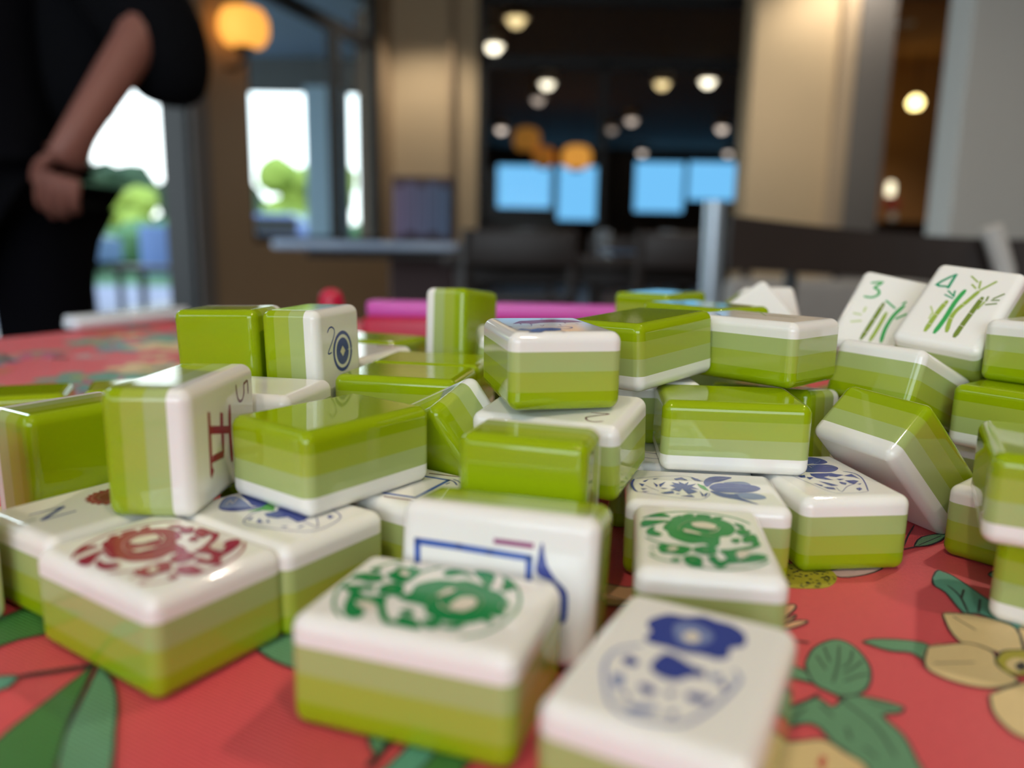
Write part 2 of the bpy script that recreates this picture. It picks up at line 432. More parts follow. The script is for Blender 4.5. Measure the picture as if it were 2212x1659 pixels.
  ('l','n',0.12,(3.69,-11.41,1.42,-12.03,-1.71,-12.14,-3.64,-11.57,-4.72,-8.26,-5.65,-3.99,-6.37,-0.72)),
  ('l','n',0.14,(-1.29,-8.47,-1.61,-11.24,1.11,-8.29,4.32,-6.23)),
  ('p','n',0,(-1.98,0.61,2.82,0.69,3.51,-0.06,-0.26,-1.93,0.75,-4.03,-0.63,-3.61,-2.09,-2.51,-2.37,-0.77)),
  ('p','n',0,(2.95,0.33,4.73,-0.84,2.38,-2.09,1.07,-1.49)),
  ('p','n',0,(4.53,-1.17,6.72,-0.25,6.67,-3.71,6.08,-2.3,5.21,-1.91)),
  ('p','n',0,(2.86,-4.49,4.92,-4.28,5.59,-4.99,3.43,-6.83,2.95,-5.82)),
  ('p','n',0,(1.25,-5.06,2.36,-6.11,1.52,-7.2,0.95,-6.36)),
  ('p','n',0,(-2.71,-4.49,-1.34,-5.89,-0.17,-7.58,-1.78,-7.64,-2.2,-6.49)),
  ('p','n',0,(-3.95,-1.72,-2.54,-2.14,-4.07,-3.41)),
  ('p','n',0,(-5.39,-0.95,-3.57,-0.36,-4.22,-2.05,-5.17,-1.99)),
  ('p','n',0,(-4.42,-5.71,-3.21,-7.4,-3.97,-7.83)),
  ('p','n',0,(-3.73,-8.16,-1.86,-8.75,-2.14,-9.98,-3.49,-9.43)),
  ('p','n',0,(2.22,-9.62,3.38,-9.07,3.35,-10,2.21,-10.86)),
  ('p','n',0,(4.05,-6.87,5.26,-6.61,4.44,-7.28)),
  ('p','n',0,(1.64,-3.41,3.42,-3.51,1.91,-4.27)),
  ('l','c',0.08,(0.97,6.7,1.5,5.53)),
  ('l','c',0.08,(0.55,6.34,0.48,4.46)),
  ('l','c',0.08,(1.16,7.07,2.67,7.76)),
  ('l','c',0.08,(1.19,6.69,2.33,6.24)),
  ('l','b',0.1,(4.49,11.23,5.15,9.59,3.01,7.74)),
  ('l','b',0.1,(3.4,5.05,5.37,5.32,5.76,4.17)),
 ],
 'Gt': [
  ('s','b',0,(-5.25,9.09,-2.76,11.63,-0.84,12.74,0.31,11.81,-0.05,9.81,-0.93,6.78,-1.98,4.68,-4.11,6.41,-5.54,7.21)),
  ('s','n',0,(-5.25,9.09,-5.65,7.06,-4.64,5.15,-3.08,4.16,-0.67,3.49,-1.76,4.97,-3.28,6.61,-4.47,7.76)),
  ('p','n',0,(1.45,12.18,2.12,10.01,1.61,4.55,0.47,3.13,-0.62,2.84,-1.19,5.35,-0.03,7.96,0.7,10.04)),
  ('l','n',0.25,(-4.98,9.3,-2.4,11.75,-0.96,12.58)),
  ('l','c',0.12,(-3.65,9.26,-1.63,10.71,-2.53,8.93,0.36,11.12)),
  ('p','v',0,(-3.67,3.56,-0.96,3.3,1.15,3.98,0.93,1.92,-0.7,0.1,-1.49,1.74)),
  ('l','n',0.22,(-1.76,2.1,-4.11,1.93,-6.78,0.18,-7.49,-1.45,-6.92,-4.25,-5.04,-9.3,-3.35,-12.09,-0.34,-12.69,4.01,-11.24,5.68,-7.37)),
  ('p','n',0,(-2.56,0.39,-1.47,0.02,-0.36,-0.36,0.89,0.81,2.12,-0.85,1.58,-3.54,2.04,-6.38,-0.93,-7.76,-1.99,-7.35,-1.7,-6.19,-1.3,-4.05,-2.71,-3.22,-3.28,-1.37)),
  ('p','n',0,(-6.2,-2.16,-4.48,-0.82,-5.49,-3.12)),
  ('p','n',0,(-5.04,-3.22,-3.83,-2.23,-4.85,-4)),
  ('p','n',0,(-6.12,0.35,-4.46,0.77,-5.93,-0.44)),
  ('p','n',0,(-3.48,-8.92,-2.04,-9.35,-3.3,-9.67)),
  ('p','n',0,(2.61,-9.35,3.55,-8.98,3.34,-10.34,2.21,-10.42)),
  ('p','n',0,(-4.81,-6.6,-3.98,-7.73,-4.89,-7.51)),
  ('l','n',0.18,(-1.14,-8,-1.5,-11.61,1.55,-7.91)),
 ],
 'C': [
  ('s','n',0,(-5.89,7.26,-5.33,8.78,-4.05,10.33,-2.08,10.64,-0.19,11.91,1.58,11.52,3.42,11.39,4.92,10.33,5.68,8.91,5.77,6.84,4.53,5.44,4.78,3.56,3.84,2.38,2.16,2.41,-0.01,1.85,-1.97,2.1,-3.89,2.06,-4.97,2.87,-4.77,4.82,-5.61,5.86)),
  ('s','b',0,(-2.73,7.5,-1.22,9.33,1.49,8.38,2.17,6.21,0.68,3.95,-1.26,4.08)),
  ('s','c',0,(-1.18,6.12,-0.22,7.41,0.9,6.2,0.44,4.87,-0.69,4.94)),
  ('l','b',0.45,(-4.62,1.3,-6.47,-0.44,-7.17,-2.53,-6.92,-5.3,-5.38,-8.92,-3.78,-11.59,-1.36,-12.8,1.86,-12.22,3.75,-10.92,5.3,-7.54,6.42,-3.41,6.81,-0.6,5.91,1.01)),
  ('l','n',0.2,(3.75,-10.92,5.3,-7.54,6.42,-3.41)),
  ('s','n',0,(-2.54,-2.19,-1.9,0.78,-0.31,0.69,1.14,-0.12,2.67,-0.82,3.51,-1.87,1.98,-2.73,0.92,-4.21,-0.49,-4.42,-1.91,-3.71)),
  ('s','n',0,(-5.71,-3.02,-5.2,-1.75,-3.72,-2.86,-4.45,-3.9)),
  ('s','n',0,(-2.48,-7,-1.49,-6.44,-0.29,-7.46,-1.19,-8.25)),
  ('s','n',0,(2.53,-5.87,3.45,-5.63,4.85,-5.67,4.6,-6.88,2.97,-6.99)),
  ('s','n',0,(5.14,-2.71,5.6,-1.58,5.87,-3.44)),
  ('s','n',0,(1.7,-10.32,2.46,-9.64,2.42,-10.93)),
  ('s','n',0,(-3.39,-9.48,-2.66,-9.07,-2.58,-10.11)),
  ('s','n',0,(0.5,-6.74,1.36,-6.26,1.14,-7.48)),
  ('s','n',0,(2.09,-1.46,2.86,-0.4,3.13,-2.08)),
  ('s','b',0,(-5.48,-6.63,-4.55,-5.81,-3.81,-8.32,-4.64,-8.5)),
  ('s','b',0,(-2.03,-10.87,0.49,-9.98,0.29,-11.11,-1.66,-11.95)),
  ('s','b',0,(3.77,-1.12,5.17,-0.93,4.33,-2.29)),
 ],
 'F': [
  ('l','n',0.45,(-10.84,2.92,-5.19,2.61)),
  ('l','n',0.8,(-5.34,2.54,-10.92,-1.24)),
  ('l','n',0.45,(-11.02,-1.24,-5.31,-1.37)),
  ('p','r',0,(7.34,0.67,7.95,1.4,7.16,1.92,7.54,2.79,6.63,3.07,6.75,4.01,5.81,4.02,5.66,4.96,4.74,4.71,4.34,5.56,3.53,5.06,2.9,5.77,2.27,5.06,1.46,5.56,1.06,4.71,0.14,4.96,-0.01,4.02,-0.95,4.01,-0.83,3.07,-1.74,2.79,-1.36,1.92,-2.15,1.4,-1.54,0.67,-2.15,-0.06,-1.36,-0.58,-1.74,-1.45,-0.83,-1.73,-0.95,-2.67,-0.01,-2.68,0.14,-3.62,1.06,-3.37,1.46,-4.22,2.27,-3.72,2.9,-4.43,3.53,-3.72,4.34,-4.22,4.74,-3.37,5.66,-3.62,5.81,-2.68,6.75,-2.67,6.63,-1.73,7.54,-1.45,7.16,-0.58,7.95,-0.06)),
  ('l','o',0.12,(6.73,0.67,6.65,1.42,6.43,2.13,6.08,2.8,5.61,3.38,5.03,3.85,4.36,4.2,3.65,4.42,2.9,4.5,2.15,4.42,1.44,4.2,0.77,3.85,0.19,3.38,-0.28,2.8,-0.63,2.13,-0.85,1.42,-0.93,0.67,-0.85,-0.08,-0.63,-0.79,-0.28,-1.46,0.19,-2.04,0.77,-2.51,1.44,-2.86,2.15,-3.08,2.9,-3.16,3.65,-3.08,4.36,-2.86,5.03,-2.51,5.61,-2.04,6.08,-1.46,6.43,-0.79,6.65,-0.08,6.73,0.67)),
  ('l','o',0.12,(5.71,0.67,5.65,1.22,5.49,1.74,5.23,2.23,4.88,2.65,4.46,3,3.97,3.26,3.45,3.42,2.9,3.48,2.35,3.42,1.83,3.26,1.34,3,0.92,2.65,0.57,2.23,0.31,1.74,0.15,1.22,0.09,0.67,0.15,0.12,0.31,-0.4,0.57,-0.89,0.92,-1.31,1.34,-1.66,1.83,-1.92,2.35,-2.08,2.9,-2.14,3.45,-2.08,3.97,-1.92,4.46,-1.66,4.88,-1.31,5.23,-0.89,5.49,-0.4,5.65,0.12,5.71,0.67)),
  ('l','m',0.12,(3.92,0.67,6.57,0.67)),
  ('l','m',0.12,(3.84,1.06,6.29,2.08)),
  ('l','m',0.12,(3.62,1.39,5.5,3.27)),
  ('l','m',0.12,(3.29,1.61,4.31,4.06)),
  ('l','m',0.12,(2.9,1.69,2.9,4.34)),
  ('l','m',0.12,(2.51,1.61,1.49,4.06)),
  ('l','m',0.12,(2.18,1.39,0.3,3.27)),
  ('l','m',0.12,(1.96,1.06,-0.49,2.08)),
  ('l','m',0.12,(1.88,0.67,-0.77,0.67)),
  ('l','m',0.12,(1.96,0.28,-0.49,-0.74)),
  ('l','m',0.12,(2.18,-0.05,0.3,-1.93)),
  ('l','m',0.12,(2.51,-0.27,1.49,-2.72)),
  ('l','m',0.12,(2.9,-0.35,2.9,-3)),
  ('l','m',0.12,(3.29,-0.27,4.31,-2.72)),
  ('l','m',0.12,(3.62,-0.05,5.5,-1.93)),
  ('l','m',0.12,(3.84,0.28,6.29,-0.74)),
 ],
 'AA': [
  ('l','m',0.55,(5.14,8.3,5.33,6.66,5.79,5.45,6.75,4.77,8.07,4.99,8.87,6.14,8.98,7.6,9.53,7.83,10.95,7.9,10.98,5.4)),
  ('p','r',0,(-7.95,5.88,-6.95,5.66,-6.96,1.8,-7.23,-3.99,-6.64,-4.92,-7.87,-6.06,-8.27,-5.18,-8.01,2.95)),
  ('p','r',0,(-7.44,3.33,1.95,1.17,1.57,-0.17,-7.47,1.86)),
  ('p','r',0,(-2.76,4.74,-1.51,4.31,-1.64,1.95,-3.1,2.3)),
  ('l','r',1.2,(1.62,5.19,1.18,-0.08,1.44,-5.58)),
  ('p','r',0,(-2.75,0.75,-1.66,0.48,-1.88,-2.58,-2.23,-3.74,-7.32,-3.36,-6.97,-2.1,-2.8,-2.33)),
 ],
 'FF': [
  ('l','n',0.38,(-6.59,9.5,-5.62,10.5,-4.15,10.62,-3.07,9.66,-3.87,7.78,-6.66,4.7,-4.8,4.66)),
  ('l','n',0.9,(5.27,4.27,5.18,5.16,4.92,6.01,4.5,6.79,3.94,7.48,3.25,8.04,2.47,8.46,1.62,8.72,0.73,8.81,-0.16,8.72,-1.01,8.46,-1.79,8.04,-2.48,7.48,-3.04,6.79,-3.46,6.01,-3.72,5.16,-3.81,4.27,-3.72,3.38,-3.46,2.53,-3.04,1.75,-2.48,1.06,-1.79,0.5,-1.01,0.08,-0.16,-0.18,0.73,-0.27,1.62,-0.18,2.47,0.08,3.25,0.5,3.94,1.06,4.5,1.75,4.92,2.53,5.18,3.38,5.27,4.27)),
  ('l','n',1.65,(3.2,4.27,3.15,4.75,3.01,5.21,2.78,5.64,2.48,6.02,2.1,6.32,1.67,6.55,1.21,6.69,0.73,6.74,0.25,6.69,-0.21,6.55,-0.64,6.32,-1.02,6.02,-1.32,5.64,-1.55,5.21,-1.69,4.75,-1.74,4.27,-1.69,3.79,-1.55,3.33,-1.32,2.9,-1.02,2.52,-0.64,2.22,-0.21,1.99,0.25,1.85,0.73,1.8,1.21,1.85,1.67,1.99,2.1,2.22,2.48,2.52,2.78,2.9,3.01,3.33,3.15,3.79,3.2,4.27)),
  ('p','n',0,(3.22,4.27,3.14,4.92,2.89,5.52,2.49,6.03,1.98,6.43,1.38,6.68,0.73,6.76,0.08,6.68,-0.52,6.43,-1.03,6.03,-1.43,5.52,-1.68,4.92,-1.76,4.27,-1.68,3.62,-1.43,3.02,-1.03,2.51,-0.52,2.11,0.08,1.86,0.73,1.78,1.38,1.86,1.98,2.11,2.49,2.51,2.89,3.02,3.14,3.62)),
  ('p','c',0,(2.03,4.27,0.73,5.57,-0.57,4.27,0.73,2.97)),
 ],
 'Kt': [
  ('l','m',0.35,(7.45,-3.47,10.94,-3.11,9.2,-4.74,7.56,-6.32,8.3,-7.96,9.85,-8.31,11.24,-7.41)),
 ],
 'M': [
  ('p','r',0,(-7.37,0.25,-5.72,4.01,-4.44,6.38,-1.43,7.56,0.82,8.58,3.47,9.26,6.08,8.51,7.81,6.69,8.62,3.88,6.25,3.34,4.51,2.99,1.87,3.3,-0.43,2.77,-3.19,0.66,-3.51,1.08,-5.47,1.76)),
  ('l','r',0.3,(-3.56,0.88,-3.61,-1.09)),
  ('l','r',0.3,(-5.53,1.46,-5.77,-0.51)),
  ('l','r',0.3,(4.18,2.59,4.16,1.36)),
  ('p','n',0,(-8.67,-10,-7.51,-8.32,-6.06,-9.71,-3.96,-7.61,-1.46,-7.29,0.41,-7.84,-0.14,-10.89,-1.94,-12.08,-3.72,-12.15,-4.78,-13.8,-6.35,-13.8,-7.42,-13.8,-6.22,-12.01,-7.32,-10.93)),
  ('l','n',0.3,(0.33,-5.55,2.32,-4.71,3.22,-6.61,1.66,-8.8,0.09,-8.27)),
  ('l','n',0.3,(-0.82,-12.98,-0.23,-13.8)),
  ('l','n',0.5,(1.13,10.24,1.49,10.79)),
  ('l','m',0.2,(-9.12,-4.16,-8.8,-6.47)),
  ('l','m',0.15,(-2.19,-2.12,-2.25,-4.02,-1.32,-1.97)),
  ('l','m',0.15,(2.14,-0.85,2.02,-2.8)),
  ('l','m',0.2,(5.95,0.48,6.29,-0.54)),
  ('l','m',0.15,(-7.21,-2.85,-4.8,-4.37,-4.04,-2.04,-5.16,-1.51)),
 ],
 'O': [
  ('l','d',0.3,(-10.45,-4.06,-5.79,-8.11,-8.19,-6.17)),
  ('l','d',0.5,(-7.27,1.27,-2.35,1.46,1.46,1.86,8.26,1.55)),
  ('l','d',0.4,(-7.84,5.9,-1.44,6.95,4.93,5.08)),
  ('l','v',0.5,(-6.55,9.77,-1.25,3.29,0.93,0.48)),
  ('l','d',0.5,(-9.49,7.41,-5.64,8.18,-3.63,7.38)),
 ],
 'T4': [
  ('l','e',0.75,(-4.87,10.76,-7.86,5.81,-4.31,5.77)),
  ('l','e',0.75,(-4.87,10.76,-4.72,4.95)),
  ('l','y',1.25,(-2.87,0.59,-3.36,-5.08,-3.36,-11.52)),
  ('l','k',1.2,(-0.4,5.43,-0.9,0.23,-0.79,-6.06,-1.06,-11.62)),
  ('l','y',0.6,(5.38,9.96,2.89,5.85)),
  ('l','y',1.1,(2.89,5.85,1.65,1.2,0.62,-2.39,0.54,-5.7,1.54,-10.46)),
  ('l','d',1.25,(4.47,3.71,4.18,-2.45,3.94,-7.38,3.85,-11.71)),
  ('l','e',0.45,(-4.48,2.59,-1.86,1.51)),
  ('l','e',0.45,(-4.29,4.19,-1.83,2.2)),
  ('l','e',0.45,(-2.64,4.5,-2.09,2.31)),
  ('l','x',0.45,(-5.86,-2.35,-3.72,-5.51)),
  ('l','x',0.45,(-4.31,-7,-4.5,-4.71)),
  ('l','y',0.45,(-1.16,10.7,1.36,8.63)),
  ('l','y',0.45,(0.17,7.68,1.79,6.27)),
  ('l','y',0.45,(1.75,9.33,2.45,6.42)),
  ('l','d',0.45,(8.76,5.89,6.89,3.47)),
  ('l','d',0.45,(8.53,3.38,6.71,2.9)),
  ('l','d',0.45,(8.42,2.11,6.03,1.06)),
  ('l','d',0.45,(5.62,4.15,5.72,2.36)),
  ('l','y',0.45,(5.59,2.16,5,-0.94)),
  ('l','c',0.18,(-4.21,-4.63,-2.75,-5.25)),
  ('l','c',0.18,(-3.56,-0.59,-2.26,-1.11)),
  ('l','c',0.18,(-4,-8.58,-2.91,-8.61)),
  ('l','c',0.18,(0.63,0.11,2.02,-0.21)),
  ('l','c',0.18,(1.94,5.63,3.39,5.63)),
  ('l','c',0.18,(-0.03,-5.36,1.26,-5.67)),
  ('l','c',0.18,(3.37,-2.5,4.79,-2.95)),
  ('l','c',0.18,(3.26,-7.24,4.67,-7.66)),
  ('l','c',0.18,(3.62,3.01,5.22,2.07)),
 ],
 'T3': [
  ('l','k',0.75,(-7.38,9.6,-4.58,10.75,-5.73,8.19,-4.55,7.67,-3.78,6.12,-5.03,4.35,-7.38,4.04)),
  ('l','d',1.2,(-1.27,3.4,-1.64,-3.36,-2.18,-11.75)),
  ('l','y',1,(0.63,0.19,0.55,-6.02,0.24,-11.53)),
  ('l','k',1,(4.16,4.17,2.76,-0.46,2.44,-6.03,3.09,-10.99)),
  ('l','x',0.6,(-7.64,-3,-5.23,-2.87)),
  ('l','x',0.6,(-5.21,0.3,-5.15,-1.79)),
  ('l','x',0.6,(-7.09,-6.31,-4.4,-5.02)),
  ('l','k',0.6,(5.87,1.3,3.62,-1.53)),
  ('l','k',0.6,(-1.13,4.33,2.29,2.15)),
  ('l','k',0.6,(3.42,4.27,4.14,5.56)),
  ('l','c',0.18,(-2.39,-3.28,-1.1,-3.52)),
  ('l','c',0.18,(-2.58,-8.5,-1.3,-8.72)),
  ('l','c',0.18,(-1.88,1.78,-0.46,1.21)),
 ],
 'H': [
  ('z','q',0.8,(-0.49,-7.47,5.92,-6.06,4.31,5.84,-1.1,4.98)),
  ('l','m',0.45,(0.86,-8.93,6.68,-7.52)),
  ('l','m',0.45,(-1.7,7,4.87,8.83)),
  ('l','n',0.35,(4.48,5.96,5.76,5.65,7.65,4.19)),
  ('l','n',0.35,(4.68,6.71,6.21,6.41,7.54,5.33)),
  ('l','n',0.35,(5.48,3.39,5.51,4.64)),
 ],
 'I': [
  ('z','q',1,(-11.62,-2.21,-12.06,4.96,-5.41,4.89,-0.72,4.74,5.28,4.6,5.41,-1.33)),
  ('l','p',0.8,(-0.18,6.43,5.79,6.41)),
  ('s','n',0,(7.06,7.1,6.56,5.22,6.49,2.48,9.01,1.46,9.82,-0.39,10.1,-3.83,11.16,-3.67,11.29,-0.93,10.89,0.67,9.44,1.97,8.12,3.61,7.57,5.05)),
  ('l','b',0.15,(9.82,-0.54,11.25,-0.34)),
  ('l','b',0.15,(9.88,-1.37,11.31,-1.16)),
  ('l','b',0.15,(9.94,-2.34,11.37,-2.13)),
  ('l','b',0.15,(9.99,-3.24,11.42,-3.02)),
 ],
 'LL': [
  ('l','r',0.8,(10.83,-0.54,13.49,-2.27)),
  ('l','r',0.8,(13.8,-3.35,13.42,-5.54)),
  ('l','r',1,(8.34,-2.42,10.22,-7.73)),
 ],
 'CLOTH': [
  ('l','K',0.5,(54.8,142.2,56.1,139.4,61.8,138.9)),
  ('s','A',0,(61.5,138.2,66.7,140.2,73,140.4,68.1,136.8,62.6,135.4)),
  ('l','K',0.35,(61.5,138.2,66.7,140.2,73,140.4,68.1,136.8,62.6,135.4,61.5,138.2)),
  ('s','B',0,(51.4,139.2,58.4,141.6,62.1,138.3,61.4,134.2,58.3,130.9,54.2,130.2,50.7,130.6,48.9,131.8)),
  ('l','K',0.36,(58.2,137,58.6,137.4)),
  ('l','K',0.36,(56.3,132.9,56.6,132.6)),
  ('l','K',0.36,(59.6,137.9,60.1,137.8)),
  ('l','K',0.36,(54,135.5,54.4,135.7)),
  ('l','K',0.36,(57.3,133.7,57.8,133.7)),
  ('l','K',0.36,(57.4,133.7,57.9,133.7)),
  ('l','K',0.36,(51.3,132.8,51.7,132.9)),
  ('l','K',0.36,(54.5,131.5,55.1,131.6)),
  ('l','K',0.36,(57.3,136.5,57.8,136.6)),
  ('l','K',0.36,(53.5,131.5,53.8,131.3)),
  ('l','K',0.36,(60,137.4,60.7,137.7)),
  ('l','K',0.36,(55.3,138,55.6,137.7)),
  ('l','K',0.36,(54.4,138.8,54.9,139)),
  ('l','K',0.36,(51.2,134,51.5,133.8)),
  ('l','K',0.36,(55.7,138.4,56.1,138)),
  ('l','K',0.36,(53.8,131,54.2,131)),
  ('l','K',0.36,(61,135.5,61.5,135.4)),
  ('l','K',0.36,(55.3,132.4,55.6,132.2)),
  ('l','K',0.36,(56.8,131.3,57,131)),
  ('l','K',0.36,(59,132.3,59.5,132.4)),
  ('l','K',0.36,(53.2,134.5,53.5,134.1)),
  ('l','K',0.36,(50.2,132.7,50.8,133)),
  ('l','K',0.36,(58.7,134.9,59.4,135.2)),
  ('l','K',0.36,(54.4,135.4,55,135.4)),
  ('l','K',0.36,(54.1,137.1,54.8,137.3)),
  ('l','K',0.36,(52.5,136.6,52.9,136.5)),
  ('l','K',0.36,(59.1,134.5,59.5,134.5)),
  ('l','K',0.36,(58.9,133.9,59.6,134)),
  ('l','K',0.36,(56.2,134.1,56.8,134.3)),
  ('l','K',0.36,(53.6,131.3,53.8,131)),
  ('l','K',0.36,(53.9,132,54.2,132.1)),
  ('l','K',0.36,(50.9,133.4,51.2,133.2)),
  ('l','K',0.36,(54.8,135.5,55.1,135)),
  ('l','K',0.36,(59.6,136.7,59.8,136.4)),
  ('l','K',0.36,(60,135,60.3,134.5)),
  ('l','K',0.36,(54.9,137.7,55.4,137.4)),
  ('l','K',0.36,(56.2,131,56.7,130.8)),
  ('l','K',0.36,(60.8,137.3,61,137.1)),
  ('l','K',0.36,(59.4,138,59.7,137.6)),
  ('l','K',0.36,(56.3,134.2,56.6,134.2)),
  ('l','K',0.36,(57.6,138.6,58.2,138.5)),
  ('l','K',0.36,(60.8,134.3,61.3,134.5)),
  ('l','K',0.36,(58.9,137.7,59.3,137.6)),
  ('l','K',0.36,(55.1,132.8,55.5,132.8)),
  ('l','K',0.36,(50.5,132.7,50.8,132.8)),
  ('l','K',0.36,(60.1,135.3,60.6,135.1)),
  ('l','K',0.36,(59.5,133.9,60,134.1)),
  ('l','K',0.36,(58.4,136.6,59,136.6)),
  ('l','K',0.36,(55,132.4,55.3,132.3)),
  ('l','K',0.36,(51.7,132.1,52,131.7)),
  ('l','K',0.36,(59.3,135.2,59.8,135.1)),
  ('l','K',0.36,(56.2,131.4,56.4,131.1)),
  ('l','K',0.36,(55.2,136.4,55.7,136.1)),
  ('l','K',0.36,(56,135.6,56.7,135.9)),
  ('l','K',0.36,(57.2,132.5,57.8,132.6)),
  ('l','K',0.36,(60.1,137.5,60.5,137.5)),
  ('l','K',0.36,(57.7,138.4,58.3,138.8)),
  ('l','K',0.36,(57.4,132,57.6,131.8)),
  ('l','K',0.36,(59.9,135.7,60.4,135.3)),
  ('l','K',0.36,(55.1,132.7,55.7,132.7)),
  ('l','K',0.36,(59.2,133.3,59.4,133)),
  ('l','K',0.36,(58.1,138.6,58.6,138.9)),
  ('l','K',0.36,(55.9,135.5,56.3,135.4)),
  ('l','K',0.36,(56.8,132.2,57.4,132.1)),
  ('l','K',0.36,(50.3,132.9,50.6,132.6)),
  ('l','K',0.36,(55.2,132.2,55.9,132.3)),
  ('l','K',0.36,(52.7,135.7,53.2,135.7)),
  ('s','C',0,(46,120.1,47.7,122.8,49.4,123.7,49.7,122.9,48.4,121,46,118.5)),
  ('l','K',0.35,(46,120.1,47.7,122.8,49.4,123.7,49.7,122.9,48.4,121,46,118.5,46,120.1)),
  ('s','C',0,(44.9,116.9,48.1,119.6,48.2,119.1,46.6,117.5)),
  ('l','K',0.35,(44.9,116.9,48.1,119.6,48.2,119.1,46.6,117.5,44.9,116.9)),
  ('s','C',0,(44.4,115.4,47.1,117.5,49.7,117.8,48.5,116.5,45.5,114.9)),
  ('l','K',0.35,(44.4,115.4,47.1,117.5,49.7,117.8,48.5,116.5,45.5,114.9,44.4,115.4)),
  ('l','K',0.4,(45.3,111.1,47.3,110.7)),
  ('s','E',0,(41.5,103.8,43.4,102.8,44,99.3,41.8,100.2,40.8,101.2)),
  ('l','K',0.35,(41.5,103.8,43.4,102.8,44,99.3,41.8,100.2,40.8,101.2,41.5,103.8)),
  ('s','E',0,(36.9,92.4,40,94.2,42.8,95.6,44,93.6,46.9,96.1,49.1,96.2,52.2,94.9,53.6,93.7,52.4,92.5,49.9,91.8,50.6,87.7,49.8,82.8,48.6,78.1,42.3,77.9,42,83.7,40.9,86,40.4,89,39,89.9,35.8,89.1)),
  ('l','K',0.35,(36.9,92.4,40,94.2,42.8,95.6,44,93.6,46.9,96.1,49.1,96.2,52.2,94.9,53.6,93.7,52.4,92.5,49.9,91.8,50.6,87.7,49.8,82.8,48.6,78.1,42.3,77.9,42,83.7,40.9,86,40.4,89,39,89.9,35.8,89.1,36.9,92.4)),
  ('s','E',0,(44.6,104.9,47.3,108.9,50.6,111.3,52.6,111.6,53.8,110,54.1,106.9,53.5,103.2,51.5,99.2,49.2,96.9,46.5,96.1,44.6,97.5,43.6,99.3,43.9,102.8)),
  ('l','K',0.35,(44.6,104.9,47.3,108.9,50.6,111.3,52.6,111.6,53.8,110,54.1,106.9,53.5,103.2,51.5,99.2,49.2,96.9,46.5,96.1,44.6,97.5,43.6,99.3,43.9,102.8,44.6,104.9)),
  ('l','F',0.4,(51.7,109.9,49.1,104.2,46.4,99.4)),
  ('l','F',0.4,(53.2,108.6,51.3,105.1,49.4,103.4)),
  ('l','F',0.4,(53.5,105.6,51.2,103.5,48.9,101.8)),
  ('l','F',0.4,(52.7,101.9,50.4,101.1,48.1,99.8)),
  ('l','F',0.4,(46.9,106.7,46.8,102.9)),
  ('l','F',0.4,(49.1,109.4,48.3,105)),
  ('l','F',0.4,(45.6,96.4,46.5,93.7,47.9,89.2,47.5,83.3)),
  ('l','F',0.4,(49.4,95.1,51.2,93.8,52.3,93.5)),
  ('l','F',0.4,(37.6,90.8,40.2,93.2)),
  ('l','F',0.4,(42.5,94.2,43.1,91.3)),
  ('l','F',0.4,(43.9,89,43.4,86.6)),
  ('l','F',0.4,(44.5,85.2,45.1,83.2)),
  ('l','K',0.4,(37.2,93.1,40.9,94.9,43.5,96.7)),
  ('s','D',0,(32.7,85.7,36.6,86.1,40,86.5,41.5,84.2,43.1,81.6,41.1,79.2,30.5,78.9)),
  ('l','K',0.35,(32.7,85.7,36.6,86.1,40,86.5,41.5,84.2,43.1,81.6,41.1,79.2,30.5,78.9,32.7,85.7)),
  ('p','R',0,(37.3,81.9,38.5,83.6,39,83.1,37.5,80.4)),
  ('s','E',0,(55.9,111,58,112,62.8,111.9,66,110.4,62.9,105.9,62,108.1,58.8,108.6)),
  ('l','K',0.35,(55.9,111,58,112,62.8,111.9,66,110.4,62.9,105.9,62,108.1,58.8,108.6,55.9,111)),
  ('p','G',0,(80.1,135.6,83.1,139.1,84.5,136.5,85,130.1,85.2,125.9,86.1,118.4,86,111.1,84,115.3,82.8,117.2,80.3,121.3,77.8,121.5,79.1,129.3,78.6,132.3)),
  ('l','K',0.35,(80.1,135.6,83.1,139.1,84.5,136.5,85,130.1,85.2,125.9,86.1,118.4,86,111.1,84,115.3,82.8,117.2,80.3,121.3,77.8,121.5,79.1,129.3,78.6,132.3,80.1,135.6)),
  ('l','K',0.4,(81.1,132.4,80.9,128.1,78.5,121.2)),
  ('l','K',0.4,(83.1,130.6,80.5,126.9)),
  ('l','K',0.4,(83.8,126.8,80.6,121.9)),
  ('s','D',0,(74,121.1,77.7,121.2,81.6,119.2,83.4,116.3,79.7,108.6,78.8,107.3,75.7,108.5,73.9,110.7,71.6,111.5,72.1,115.9)),
  ('l','K',0.35,(74,121.1,77.7,121.2,81.6,119.2,83.4,116.3,79.7,108.6,78.8,107.3,75.7,108.5,73.9,110.7,71.6,111.5,72.1,115.9,74,121.1)),
  ('s','D',0,(65.5,109.9,70.1,111,73,111.1,74.9,108.5,73.2,105,73.5,102.6,73.6,100.6,70.2,99,66.9,98.9,63.6,100.7,62,104.2)),
  ('l','K',0.35,(65.5,109.9,70.1,111,73,111.1,74.9,108.5,73.2,105,73.5,102.6,73.6,100.6,70.2,99,66.9,98.9,63.6,100.7,62,104.2,65.5,109.9)),
  ('s','D',0,(67.3,97.1,71.2,99,75.5,100.7,78.6,100.4,75.6,93.2,69.1,86.7,65.8,87.5,64.9,89.6,65.3,93.2)),
  ('l','K',0.35,(67.3,97.1,71.2,99,75.5,100.7,78.6,100.4,75.6,93.2,69.1,86.7,65.8,87.5,64.9,89.6,65.3,93.2,67.3,97.1)),
  ('s','D',0,(83.7,116.3,86.6,115.4,85.6,108.8,80.8,105.3,79.7,107.3)),
  ('l','K',0.35,(83.7,116.3,86.6,115.4,85.6,108.8,80.8,105.3,79.7,107.3,83.7,116.3)),
